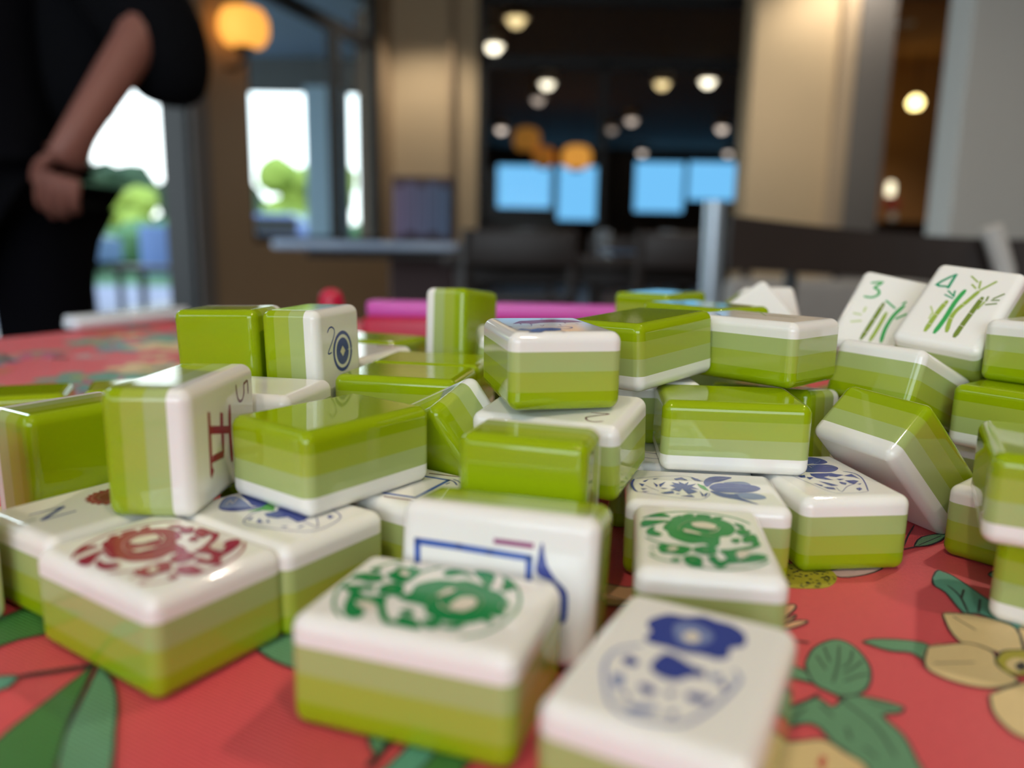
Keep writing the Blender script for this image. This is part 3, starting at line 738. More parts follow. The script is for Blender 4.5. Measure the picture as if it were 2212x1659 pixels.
  ('l','K',0.25,(75.2,120.1,76.3,115.5)),
  ('l','K',0.25,(63.9,105.1,70.2,105.5)),
  ('s','B',0,(73.8,106.3,76.3,108.7,78.5,109.3,80.9,109.1,80,106.1,76.7,102.7,74.1,102.2,73.2,103.8)),
  ('l','K',0.35,(73.8,106.3,76.3,108.7,78.5,109.3,80.9,109.1,80,106.1,76.7,102.7,74.1,102.2,73.2,103.8,73.8,106.3)),
  ('s','D',0,(74.9,105.5,77,107,78.7,106.4,77.7,104.3,75.3,103,74.3,103.8)),
  ('s','K',0,(75.7,104.7,77.7,106,77.3,104.3,75.7,103.3)),
  ('s','E',0,(84.6,151.1,88.9,156.3,95.5,158.8,92.3,154.8,87.8,151.7)),
  ('l','K',0.35,(84.6,151.1,88.9,156.3,95.5,158.8,92.3,154.8,87.8,151.7,84.6,151.1)),
  ('l','K',0.35,(81.2,149.2,85.6,151.2)),
  ('l','K',0.35,(82.4,151,86.4,157.1,91.1,163.6)),
  ('l','K',0.25,(85.8,151.6,93.8,157.4)),
  ('s','G',0,(91.7,137.4,93.9,139.2,94.3,137.9,91.8,135.8)),
  ('l','K',0.35,(91.7,137.4,93.9,139.2,94.3,137.9,91.8,135.8,91.7,137.4)),
  ('p','H',0,(-84.7,108.1,-81.7,113.8,-79.7,117.4,-75.2,115.5,-71.3,109.7,-74.2,107.6,-76.1,105.4,-78.4,102.4)),
  ('l','K',0.35,(-84.7,108.1,-81.7,113.8,-79.7,117.4,-75.2,115.5,-71.3,109.7,-74.2,107.6,-76.1,105.4,-78.4,102.4,-84.7,108.1)),
  ('p','G',0,(-72.8,95.8,-70.8,97.3,-68.2,97.3,-68,94.8,-68.7,94.1,-70,91.7)),
  ('l','K',0.35,(-72.8,95.8,-70.8,97.3,-68.2,97.3,-68,94.8,-68.7,94.1,-70,91.7,-72.8,95.8)),
  ('l','K',1.1,(-68.2,97.3,-63.6,99,-59.3,100.6)),
  ('p','H',0,(-59.5,100.6,-59.9,98.3,-61,91.3,-62,84,-60.8,77.3,-50.2,75.2,-53.6,82.6,-55.8,88.3,-58.3,96.9)),
  ('l','K',0.35,(-59.5,100.6,-59.9,98.3,-61,91.3,-62,84,-60.8,77.3,-50.2,75.2,-53.6,82.6,-55.8,88.3,-58.3,96.9,-59.5,100.6)),
  ('p','E',0,(-58.6,100.5,-57.1,94.8,-55,86.8,-53.6,82.6,-49.9,75.2,-44.3,75.3,-48.6,85.5,-51.5,91.6,-54.5,96.3)),
  ('l','K',0.35,(-58.6,100.5,-57.1,94.8,-55,86.8,-53.6,82.6,-49.9,75.2,-44.3,75.3,-48.6,85.5,-51.5,91.6,-54.5,96.3,-58.6,100.5)),
  ('p','E',0,(-37.8,105.8,-34.1,111.2,-26,107.5,-26.1,98.7,-31.1,100.8,-34.7,103)),
  ('l','K',0.35,(-37.8,105.8,-34.1,111.2,-26,107.5,-26.1,98.7,-31.1,100.8,-34.7,103,-37.8,105.8)),
  ('p','E',0,(-17.3,86.2,-14.8,85.7,-14.7,84.3,-15.4,82.1,-16.6,83.8)),
  ('l','K',0.35,(-17.3,86.2,-14.8,85.7,-14.7,84.3,-15.4,82.1,-16.6,83.8,-17.3,86.2)),
  ('l','K',0.7,(-15.4,82.1,-16.2,79.9)),
  ('l','K',0.7,(-13.7,85.6,-15.1,82.1,-15.8,79.9)),
  ('p','G',0,(-15,78.1,-12.7,82.2,-11.5,84.4,-10.2,85.7,-8.3,83.1,-10.5,78.2)),
  ('l','K',0.35,(-15,78.1,-12.7,82.2,-11.5,84.4,-10.2,85.7,-8.3,83.1,-10.5,78.2,-15,78.1)),
  ('p','H',0,(-10.5,78.2,-8.7,82,-7.7,83.2,-3.6,81.9,-4.8,80.3,-5.7,78.3)),
  ('l','K',0.35,(-10.5,78.2,-8.7,82,-7.7,83.2,-3.6,81.9,-4.8,80.3,-5.7,78.3,-10.5,78.2)),
  ('p','C',0,(17.4,130.8,18.1,130.3,21.3,129.1,22.9,129.3,22.8,124.4,19.6,121.9,17,121.9,16.4,122.2)),
  ('l','K',0.35,(17.4,130.8,18.1,130.3,21.3,129.1,22.9,129.3,22.8,124.4,19.6,121.9,17,121.9,16.4,122.2,17.4,130.8)),
  ('l','K',0.3,(17.2,125.8,20.4,123.8,21.6,123.7)),
 ],
 'A': [
  ('l','r',0.45,(-9.52,6.35,-6.78,9.42,-1.78,11.36,3.07,11.05,6.51,9.58,8.53,7.21)),
  ('l','r',0.45,(8.91,-8.33,6.93,-10.54,3.66,-12.32,0.58,-12.91,-1.41,-12.67)),
  ('l','r',0.4,(-8.78,-9.08,-7.45,-10.45,-5.81,-11.2,-4.47,-11.2)),
  ('s','r',0,(-6.09,2.28,-5.13,5.49,-3.22,7.8,-0.12,9.14,2.83,8.66,4.98,6.84,5.43,3.92,4.29,1.14,2.61,0.18,2.17,-2.94,1.27,-4.28,-0.03,-3.07,-2.26,-3.51,-3.85,-2.63,-5.1,-1.04,-5.45,1.11)),
  ('o','r',0.38,(-6.09,2.28,-5.13,5.49,-3.22,7.8,-0.12,9.14,2.83,8.66,4.98,6.84,5.43,3.92,4.29,1.14,2.61,0.18,2.17,-2.94,1.27,-4.28,-0.03,-3.07,-2.26,-3.51,-3.85,-2.63,-5.1,-1.04,-5.45,1.11)),
  ('s','r',0,(-4.44,7.38,-3.16,8.88,-2.95,8.39,-4.23,6.89)),
  ('o','r',0.38,(-4.44,7.38,-3.16,8.88,-2.95,8.39,-4.23,6.89)),
  ('s','r',0,(-2.68,8.8,-1.5,10.12,-0.68,9.74,-1.96,8.77)),
  ('o','r',0.38,(-2.68,8.8,-1.5,10.12,-0.68,9.74,-1.96,8.77)),
  ('s','r',0,(-0.05,10.05,1.54,10.19,2.06,9.4,0.24,9.21)),
  ('o','r',0.38,(-0.05,10.05,1.54,10.19,2.06,9.4,0.24,9.21)),
  ('s','r',0,(2.64,9.16,4.11,9.45,3.4,8.43)),
  ('o','r',0.38,(2.64,9.16,4.11,9.45,3.4,8.43)),
  ('s','r',0,(-9.48,4.97,-7.5,5.71,-5,5.87,-6.95,4.45,-9.34,2.45)),
  ('o','r',0.38,(-9.48,4.97,-7.5,5.71,-5,5.87,-6.95,4.45,-9.34,2.45)),
  ('s','r',0,(-8.42,7.28,-6.18,9.18,-4.89,7.99,-6.84,7.67)),
  ('o','r',0.38,(-8.42,7.28,-6.18,9.18,-4.89,7.99,-6.84,7.67)),
  ('s','r',0,(-8.8,0.76,-7.71,2.62,-7.87,0.95,-6.66,-0.41,-7.15,-1.44,-8.61,-1.11)),
  ('o','r',0.38,(-8.8,0.76,-7.71,2.62,-7.87,0.95,-6.66,-0.41,-7.15,-1.44,-8.61,-1.11)),
  ('l','r',0.45,(-9.2,-2.47,-7.24,-4.2,-5.08,-4.95,-2.9,-4.96)),
  ('s','r',0,(-7.06,-5.34,-5.07,-4.8,-3.13,-5.15,-2.32,-5.85,-3.56,-8.33,-4.41,-8.5,-5.67,-8.2,-6.84,-8.15)),
  ('o','r',0.38,(-7.06,-5.34,-5.07,-4.8,-3.13,-5.15,-2.32,-5.85,-3.56,-8.33,-4.41,-8.5,-5.67,-8.2,-6.84,-8.15)),
  ('s','r',0,(-1.88,-5.77,-0.72,-4.67,0.93,-4.35,1.47,-5.39,1.19,-7.13,-0.13,-7.66,-1.56,-7.11)),
  ('o','r',0.38,(-1.88,-5.77,-0.72,-4.67,0.93,-4.35,1.47,-5.39,1.19,-7.13,-0.13,-7.66,-1.56,-7.11)),
  ('s','r',0,(-3.42,-9.4,-2.1,-8.6,-1.05,-9.74,-1.29,-11.36,-1.3,-12.65,-2.62,-12.65,-3.44,-11.26)),
  ('o','r',0.38,(-3.42,-9.4,-2.1,-8.6,-1.05,-9.74,-1.29,-11.36,-1.3,-12.65,-2.62,-12.65,-3.44,-11.26)),
  ('s','r',0,(2.06,-5.84,3.51,-5.28,5.82,-3.97,7.65,-2.45,7.5,-1.29,6.26,-1.53,6.68,0.68,8.31,1.93,8.4,-1.11,8.38,-2.59,6.28,-4.45,4.55,-5.5,4.06,-7.67,4.69,-9.15,6.24,-6.97,7.61,-6.15,8.77,-6.75,8.11,-8.22,6.09,-9.41,3.95,-10.08,2.7,-10.33,2.88,-7.9)),
  ('o','r',0.38,(2.06,-5.84,3.51,-5.28,5.82,-3.97,7.65,-2.45,7.5,-1.29,6.26,-1.53,6.68,0.68,8.31,1.93,8.4,-1.11,8.38,-2.59,6.28,-4.45,4.55,-5.5,4.06,-7.67,4.69,-9.15,6.24,-6.97,7.61,-6.15,8.77,-6.75,8.11,-8.22,6.09,-9.41,3.95,-10.08,2.7,-10.33,2.88,-7.9)),
  ('s','r',0,(0.06,-8.99,1.07,-8.25,1.24,-9.56,1.92,-9.96,2.72,-9.27,2.7,-10.33,1.45,-12.37,0.58,-11)),
  ('o','r',0.38,(0.06,-8.99,1.07,-8.25,1.24,-9.56,1.92,-9.96,2.72,-9.27,2.7,-10.33,1.45,-12.37,0.58,-11)),
  ('s','r',0,(5.69,3.33,6.91,3.89,7.81,3.1,6.59,1.59,5.87,2.08)),
  ('o','r',0.38,(5.69,3.33,6.91,3.89,7.81,3.1,6.59,1.59,5.87,2.08)),
  ('s','r',0,(4.36,-1.01,5.64,-0.45,4.99,-2.08)),
  ('o','r',0.38,(4.36,-1.01,5.64,-0.45,4.99,-2.08)),
  ('s','r',0,(5.9,6.68,6.95,5.88,6.95,4.23,6.04,6.03)),
  ('o','r',0.38,(5.9,6.68,6.95,5.88,6.95,4.23,6.04,6.03)),
  ('l','r',0.3,(-8.62,-6.8,-7.64,-6.38)),
  ('l','o',0.35,(-8.56,-8.48,-7.83,-9.31)),
  ('s','r',0,(-5.37,-10.58,-4.42,-10.4,-4.59,-11.48,-5.2,-11.34)),
  ('o','r',0.38,(-5.37,-10.58,-4.42,-10.4,-4.59,-11.48,-5.2,-11.34)),
  ('s','c',0,(-1.37,5.4,0.58,6.23,2.58,5.17,2.15,3.27,0.54,3.21,-0.97,3.7)),
  ('s','c',0,(-2.87,2.1,-1.31,1.61,-0.15,0.57,-1.4,0.48,-2.72,1.01)),
  ('l','o',0.22,(-3.72,1.45,-3.48,3.46,-2.16,5.75,-0.31,6.81,2.02,6.59)),
  ('l','o',0.22,(-2.28,0.78,-0.29,0.23,1.93,0.04)),
  ('l','c',0.2,(3.04,4.1,2.4,2.35,1.17,1.46)),
  ('l','o',0.2,(-5,5.87,-6.09,2.28)),
  ('s','c',0,(-6.04,-6.87,-5.12,-5.83,-4.26,-5.95,-4.76,-7.18,-5.63,-7.35)),
  ('s','o',0,(-0.41,-6.04,0.14,-5.94,-0.17,-6.98)),
  ('s','o',0,(-2.74,-10.07,-2.1,-9.94,-2.38,-10.79)),
  ('s','c',0,(4.42,-6.5,5.83,-5.39,6.88,-5.46,5.89,-6.49,5.94,-7.57,5.22,-8.25,4.45,-7.86)),
 ],
 'B': [
  ('l','g',0.45,(6.35,9.52,9.42,6.78,11.36,1.78,11.05,-3.07,9.58,-6.51,7.21,-8.53)),
  ('l','g',0.45,(-8.33,-8.91,-10.54,-6.93,-12.32,-3.66,-12.91,-0.58,-12.67,1.41)),
  ('l','g',0.4,(-9.08,8.78,-10.45,7.45,-11.2,5.81,-11.2,4.47)),
  ('s','g',0,(2.28,6.09,5.49,5.13,7.8,3.22,9.14,0.12,8.66,-2.83,6.84,-4.98,3.92,-5.43,1.14,-4.29,0.18,-2.61,-2.94,-2.17,-4.28,-1.27,-3.07,0.03,-3.51,2.26,-2.63,3.85,-1.04,5.1,1.11,5.45)),
  ('o','g',0.38,(2.28,6.09,5.49,5.13,7.8,3.22,9.14,0.12,8.66,-2.83,6.84,-4.98,3.92,-5.43,1.14,-4.29,0.18,-2.61,-2.94,-2.17,-4.28,-1.27,-3.07,0.03,-3.51,2.26,-2.63,3.85,-1.04,5.1,1.11,5.45)),
  ('s','g',0,(7.38,4.44,8.88,3.16,8.39,2.95,6.89,4.23)),
  ('o','g',0.38,(7.38,4.44,8.88,3.16,8.39,2.95,6.89,4.23)),
  ('s','g',0,(8.8,2.68,10.12,1.5,9.74,0.68,8.77,1.96)),
  ('o','g',0.38,(8.8,2.68,10.12,1.5,9.74,0.68,8.77,1.96)),
  ('s','g',0,(10.05,0.05,10.19,-1.54,9.4,-2.06,9.21,-0.24)),
  ('o','g',0.38,(10.05,0.05,10.19,-1.54,9.4,-2.06,9.21,-0.24)),
  ('s','g',0,(9.16,-2.64,9.45,-4.11,8.43,-3.4)),
  ('o','g',0.38,(9.16,-2.64,9.45,-4.11,8.43,-3.4)),
  ('s','g',0,(4.97,9.48,5.71,7.5,5.87,5,4.45,6.95,2.45,9.34)),
  ('o','g',0.38,(4.97,9.48,5.71,7.5,5.87,5,4.45,6.95,2.45,9.34)),
  ('s','g',0,(7.28,8.42,9.18,6.18,7.99,4.89,7.67,6.84)),
  ('o','g',0.38,(7.28,8.42,9.18,6.18,7.99,4.89,7.67,6.84)),
  ('s','g',0,(0.76,8.8,2.62,7.71,0.95,7.87,-0.41,6.66,-1.44,7.15,-1.11,8.61)),
  ('o','g',0.38,(0.76,8.8,2.62,7.71,0.95,7.87,-0.41,6.66,-1.44,7.15,-1.11,8.61)),
  ('l','g',0.45,(-2.47,9.2,-4.2,7.24,-4.95,5.08,-4.96,2.9)),
  ('s','g',0,(-5.34,7.06,-4.8,5.07,-5.15,3.13,-5.85,2.32,-8.33,3.56,-8.5,4.41,-8.2,5.67,-8.15,6.84)),
  ('o','g',0.38,(-5.34,7.06,-4.8,5.07,-5.15,3.13,-5.85,2.32,-8.33,3.56,-8.5,4.41,-8.2,5.67,-8.15,6.84)),
  ('s','g',0,(-5.77,1.88,-4.67,0.72,-4.35,-0.93,-5.39,-1.47,-7.13,-1.19,-7.66,0.13,-7.11,1.56)),
  ('o','g',0.38,(-5.77,1.88,-4.67,0.72,-4.35,-0.93,-5.39,-1.47,-7.13,-1.19,-7.66,0.13,-7.11,1.56)),
  ('s','g',0,(-9.4,3.42,-8.6,2.1,-9.74,1.05,-11.36,1.29,-12.65,1.3,-12.65,2.62,-11.26,3.44)),
  ('o','g',0.38,(-9.4,3.42,-8.6,2.1,-9.74,1.05,-11.36,1.29,-12.65,1.3,-12.65,2.62,-11.26,3.44)),
  ('s','g',0,(-5.84,-2.06,-5.28,-3.51,-3.97,-5.82,-2.45,-7.65,-1.29,-7.5,-1.53,-6.26,0.68,-6.68,1.93,-8.31,-1.11,-8.4,-2.59,-8.38,-4.45,-6.28,-5.5,-4.55,-7.67,-4.06,-9.15,-4.69,-6.97,-6.24,-6.15,-7.61,-6.75,-8.77,-8.22,-8.11,-9.41,-6.09,-10.08,-3.95,-10.33,-2.7,-7.9,-2.88)),
  ('o','g',0.38,(-5.84,-2.06,-5.28,-3.51,-3.97,-5.82,-2.45,-7.65,-1.29,-7.5,-1.53,-6.26,0.68,-6.68,1.93,-8.31,-1.11,-8.4,-2.59,-8.38,-4.45,-6.28,-5.5,-4.55,-7.67,-4.06,-9.15,-4.69,-6.97,-6.24,-6.15,-7.61,-6.75,-8.77,-8.22,-8.11,-9.41,-6.09,-10.08,-3.95,-10.33,-2.7,-7.9,-2.88)),
  ('s','g',0,(-8.99,-0.06,-8.25,-1.07,-9.56,-1.24,-9.96,-1.92,-9.27,-2.72,-10.33,-2.7,-12.37,-1.45,-11,-0.58)),
  ('o','g',0.38,(-8.99,-0.06,-8.25,-1.07,-9.56,-1.24,-9.96,-1.92,-9.27,-2.72,-10.33,-2.7,-12.37,-1.45,-11,-0.58)),
  ('s','g',0,(3.33,-5.69,3.89,-6.91,3.1,-7.81,1.59,-6.59,2.08,-5.87)),
  ('o','g',0.38,(3.33,-5.69,3.89,-6.91,3.1,-7.81,1.59,-6.59,2.08,-5.87)),
  ('s','g',0,(-1.01,-4.36,-0.45,-5.64,-2.08,-4.99)),
  ('o','g',0.38,(-1.01,-4.36,-0.45,-5.64,-2.08,-4.99)),
  ('s','g',0,(6.68,-5.9,5.88,-6.95,4.23,-6.95,6.03,-6.04)),
  ('o','g',0.38,(6.68,-5.9,5.88,-6.95,4.23,-6.95,6.03,-6.04)),
  ('l','g',0.3,(-6.8,8.62,-6.38,7.64)),
  ('l','h',0.35,(-8.48,8.56,-9.31,7.83)),
  ('s','g',0,(-10.58,5.37,-10.4,4.42,-11.48,4.59,-11.34,5.2)),
  ('o','g',0.38,(-10.58,5.37,-10.4,4.42,-11.48,4.59,-11.34,5.2)),
  ('s','c',0,(5.4,1.37,6.23,-0.58,5.17,-2.58,3.27,-2.15,3.21,-0.54,3.7,0.97)),
  ('s','c',0,(2.1,2.87,1.61,1.31,0.57,0.15,0.48,1.4,1.01,2.72)),
  ('l','h',0.22,(1.45,3.72,3.46,3.48,5.75,2.16,6.81,0.31,6.59,-2.02)),
  ('l','h',0.22,(0.78,2.28,0.23,0.29,0.04,-1.93)),
  ('l','c',0.2,(4.1,-3.04,2.35,-2.4,1.46,-1.17)),
  ('l','h',0.2,(5.87,5,2.28,6.09)),
  ('s','c',0,(-6.87,6.04,-5.83,5.12,-5.95,4.26,-7.18,4.76,-7.35,5.63)),
  ('s','h',0,(-6.04,0.41,-5.94,-0.14,-6.98,0.17)),
  ('s','h',0,(-10.07,2.74,-9.94,2.1,-10.79,2.38)),
  ('s','c',0,(-6.5,-4.42,-5.39,-5.83,-5.46,-6.88,-6.49,-5.89,-7.57,-5.94,-8.25,-5.22,-7.86,-4.45)),
 ],
}

# ------------------------------------------------------------------ ink and print
INK = {
    'g': ('jade_green_ink', lin(28, 138, 74)), 'h': ('faint_green_ink', lin(122, 170, 118)), 'c': ('unprinted_cream', lin(232, 222, 202)),
    'r': ('brick_red_ink', lin(158, 40, 68)), 'o': ('rose_ink', lin(205, 130, 140)), 'm': ('maroon_ink', lin(112, 44, 62)),
    'n': ('cobalt_blue_ink', lin(62, 76, 150)), 'b': ('washed_blue_ink', lin(128, 142, 186)), 'v': ('leaf_green_ink', lin(88, 170, 70)),
    'e': ('teal_green_ink', lin(58, 158, 112)), 'y': ('light_olive_ink', lin(160, 184, 80)), 'k': ('emerald_ink', lin(70, 172, 92)),
    'd': ('dark_olive_ink', lin(122, 142, 62)), 'x': ('pale_olive_ink', lin(200, 214, 150)), 'q': ('frame_blue_ink', lin(66, 98, 176)),
    'p': ('purple_ink', lin(150, 62, 118)),
    'K': ('black_outline_print', lin(34, 30, 40)), 'A': ('pink_grey_petal_print', lin(206, 168, 170)), 'B': ('ochre_print', lin(176, 164, 42)),
    'C': ('peach_print', lin(222, 170, 130)), 'D': ('cream_petal_print', lin(226, 198, 142)), 'E': ('sage_leaf_print', lin(98, 150, 112)),
    'F': ('deep_leaf_vein_print', lin(48, 84, 62)), 'G': ('teal_leaf_print', lin(92, 160, 136)), 'H': ('forest_leaf_print', lin(62, 122, 58)),
    'R': ('rust_print', lin(196, 92, 76)), 'N': ('navy_print', lin(52, 60, 120)), 'T': ('turquoise_print', lin(70, 150, 160)),
    'O': ('orange_print', lin(206, 110, 58)), 'P': ('magenta_print', lin(200, 60, 120)),
}
_inkmat = {}


def ink(code, cloth=False):
    key = (code, cloth)
    if key not in _inkmat:
        n, c = INK[code]
        if cloth:
            _inkmat[key] = mat('mat_' + n, c, rough=0.5, noise=0.06, nscale=900, bump=0.4, wave=520, spec=0.5, coat=0.15, coatr=0.3)
        else:
            _inkmat[key] = mat('tile_' + n, c, rough=0.16, noise=0.05, nscale=400)
    return _inkmat[key]


def catmull(p, closed=True, k=4):
    n = len(p)
    out = []
    rng = range(n) if closed else range(n - 1)
    for i in rng:
        a = p[(i - 1) % n] if closed or i > 0 else p[0]
        b, c = p[i], p[(i + 1) % n]
        d = p[(i + 2) % n] if closed or i < n - 2 else p[n - 1]
        for j in range(k):
            t = j / k
            out.append(tuple(0.5 * (2 * b[m] + (c[m] - a[m]) * t + (2 * a[m] - 5 * b[m] + 4 * c[m] - d[m]) * t * t + (3 * b[m] - a[m] - 3 * c[m] + d[m]) * t ** 3) for m in (0, 1)))
    if not closed:
        out.append(p[-1])
    return out


class Print:
    """flat printed shapes, gathered as triangles and quads with a colour code"""

    def __init__(self):
        self.v, self.f, self.c = [], [], []

    def poly(self, pts, z, code):
        q = [p for i, p in enumerate(pts) if (Vector(p) - Vector(pts[i - 1])).length > 1e-4]
        if len(q) < 3:
            return
        b = len(self.v)
        self.v += [(x, y, z) for x, y in q]
        for t in tessellate_polygon([[Vector((x, y, 0)) for x, y in q]]):
            a = [Vector(q[i]) for i in t]
            cr = (a[1] - a[0]).x * (a[2] - a[0]).y - (a[1] - a[0]).y * (a[2] - a[0]).x
            if abs(cr) < 1e-9:
                continue
            self.f.append(tuple(b + i for i in (t if cr > 0 else t[::-1])))
            self.c.append(code)

    def line(self, pts, w, z, code):
        P = [Vector(p) for p in pts]
        q = [P[0]]
        for p in P[1:]:
            if (p - q[-1]).length > 1e-3:
                q.append(p)
        if len(q) < 2:
            return
        b = len(self.v)
        n = len(q)
        for i, p in enumerate(q):
            t0 = (q[i] - q[i - 1]).normalized() if i > 0 else None
            t1 = (q[i + 1] - q[i]).normalized() if i < n - 1 else None
            t = ((t0 or t1) + (t1 or t0))
            t = t.normalized() if t.length > 1e-3 else (t0 or t1)
            m = Vector((-t.y, t.x))
            ref = t1 or t0
            s = max(0.45, abs(m.dot(Vector((-ref.y, ref.x)))))
            k = 0.5 * w / s
            if n > 4 and (i == 0 or i == n - 1):
                k *= 0.55
            self.v += [(p.x + m.x * k, p.y + m.y * k, z), (p.x - m.x * k, p.y - m.y * k, z)]
        for i in range(n - 1):
            self.f.append((b + 2 * i + 1, b + 2 * i + 3, b + 2 * i + 2, b + 2 * i))
            self.c.append(code)

    def add(self, items, z0, dz, fn=lambda x, y: (x, y), ksm=4):
        z = z0
        for kind, code, w, xs in items:
            pts = [fn(xs[i], xs[i + 1]) for i in range(0, len(xs), 2)]
            if kind == 'p':
                self.poly(pts, z, code)
            elif kind == 's':
                self.poly(catmull(pts, True, ksm), z, code)
            elif kind == 'o':
                q = catmull(pts, True, ksm)
                self.line(q + q[:1], w, z, code)
            elif kind == 'z':
                for a_, b_ in zip(pts, pts[1:]):
                    d_ = (Vector(b_) - Vector(a_)).normalized() * w * .45
                    self.line([tuple(Vector(a_) - d_), tuple(Vector(b_) + d_)], w, z, code)
            else:
                self.line(catmull(pts, False, 3) if len(pts) > 2 else pts, w, z, code)
            z += dz


# ------------------------------------------------------------------ mahjong tiles
TW, TL, TT, TR = 21.93, 30.0, 14.96, 2.1
KEYS = (0.243, 0.496, 0.751)       # layer boundaries from the white face down


def ring_pts(rho, z, nz):
    """rounded rectangle ring; returns points and exact normals"""
    hx, hy = TW / 2 - TR, TL / 2 - TR
    out = []
    for cx, cy, a0 in ((1, 1, 0), (-1, 1, 90), (-1, -1, 180), (1, -1, 270)):
        for j in range(7):
            a = R(a0 + 15 * j)
            d = (math.cos(a), math.sin(a))
            nrm = Vector((d[0] * math.sqrt(max(0, 1 - nz * nz)), d[1] * math.sqrt(max(0, 1 - nz * nz)), nz))
            out.append(((cx * hx + d[0] * rho, cy * hy + d[1] * rho, z), nrm))
    return out


def tile_layer(kind):
    """one bonded layer: 'face','pale','lime','back' as an open shell with exact normals"""
    zt = TT / 2
    lv = [zt - TT * k for k in KEYS]
    rings = []
    if kind == 'face':
        for j in range(8):
            a = R(90 * j / 7)
            rings.append(ring_pts(max(1e-3, TR * math.cos(a)), zt - TR + TR * math.sin(a), math.sin(a)))
        rings.insert(0, ring_pts(TR, lv[0], 0))
    elif kind == 'back':
        for j in range(8):
            a = R(90 * j / 7)
            rings.append(ring_pts(max(1e-3, TR * math.cos(a)), -zt + TR - TR * math.sin(a), -math.sin(a)))
        rings.insert(0, ring_pts(TR, lv[2], 0))
    elif kind == 'pale':
        rings = [ring_pts(TR, lv[1], 0), ring_pts(TR, lv[0], 0)]
    else:
        rings = [ring_pts(TR, lv[2], 0), ring_pts(TR, lv[1], 0)]
    v, nn, f = [], [], []
    for r in rings:
        for p, n in r:
            v.append(p)
            nn.append(n)
    m = 28
    for i in range(len(rings) - 1):
        for k in range(m):
            q = (i * m + k, i * m + (k + 1) % m, (i + 1) * m + (k + 1) % m, (i + 1) * m + k)
            f.append(q if kind != 'back' else q[::-1])
    if kind in ('face', 'back'):
        b = (len(rings) - 1) * m
        q = tuple(b + k for k in range(m))
        f.append(q if kind == 'face' else q[::-1])
    return v, nn, f


M_FACE = mat('tile_white_face', lin(245, 242, 234), rough=0.05, coat=0.15, noise=0.01, nscale=60, sss=0.12)
M_PALE = mat('tile_pale_green', lin(172, 187, 116), rough=0.05, coat=0.15, noise=0.01, nscale=60, sss=0.08)
M_LIME = mat('tile_lime_green', lin(165, 180, 66), rough=0.05, coat=0.15, noise=0.01, nscale=60, sss=0.08)
M_BACK = mat('tile_bright_green_back', lin(150, 173, 10), rough=0.05, coat=0.15, noise=0.01, nscale=60, sss=0.05)


def layer_mesh(name, kind, m, pr=None):
    v, nn, f = tile_layer(kind)
    S = 0.001
    nb = len(v)
    mats = [m]
    mi = [0] * len(f)
    if pr:
        codes = sorted(set(pr.c))
        f = f + [tuple(nb + i for i in q) for q in pr.f]
        mi += [1 + codes.index(c) for c in pr.c]
        v = v + pr.v
        nn = nn + [Vector((0, 0, 1))] * len(pr.v)
        mats += [ink(c) for c in codes]
    me = bpy.data.meshes.new(name)
    me.from_pydata([(x * S, y * S, z * S) for x, y, z in v], [], f)
    me.polygons.foreach_set('material_index', mi)
    me.polygons.foreach_set('use_smooth', [True] * len(f))
    for q in mats:
        me.materials.append(q)
    me.normals_split_custom_set_from_vertices(nn)
    me.update()
    return me


ME = {'pale_green_layer': layer_mesh('pale_green_layer', 'pale', M_PALE),
      'lime_layer': layer_mesh('lime_layer', 'lime', M_LIME),
      'green_back_layer': layer_mesh('green_back_layer', 'back', M_BACK),
      'white_face_layer': layer_mesh('white_face_layer', 'face', M_FACE)}

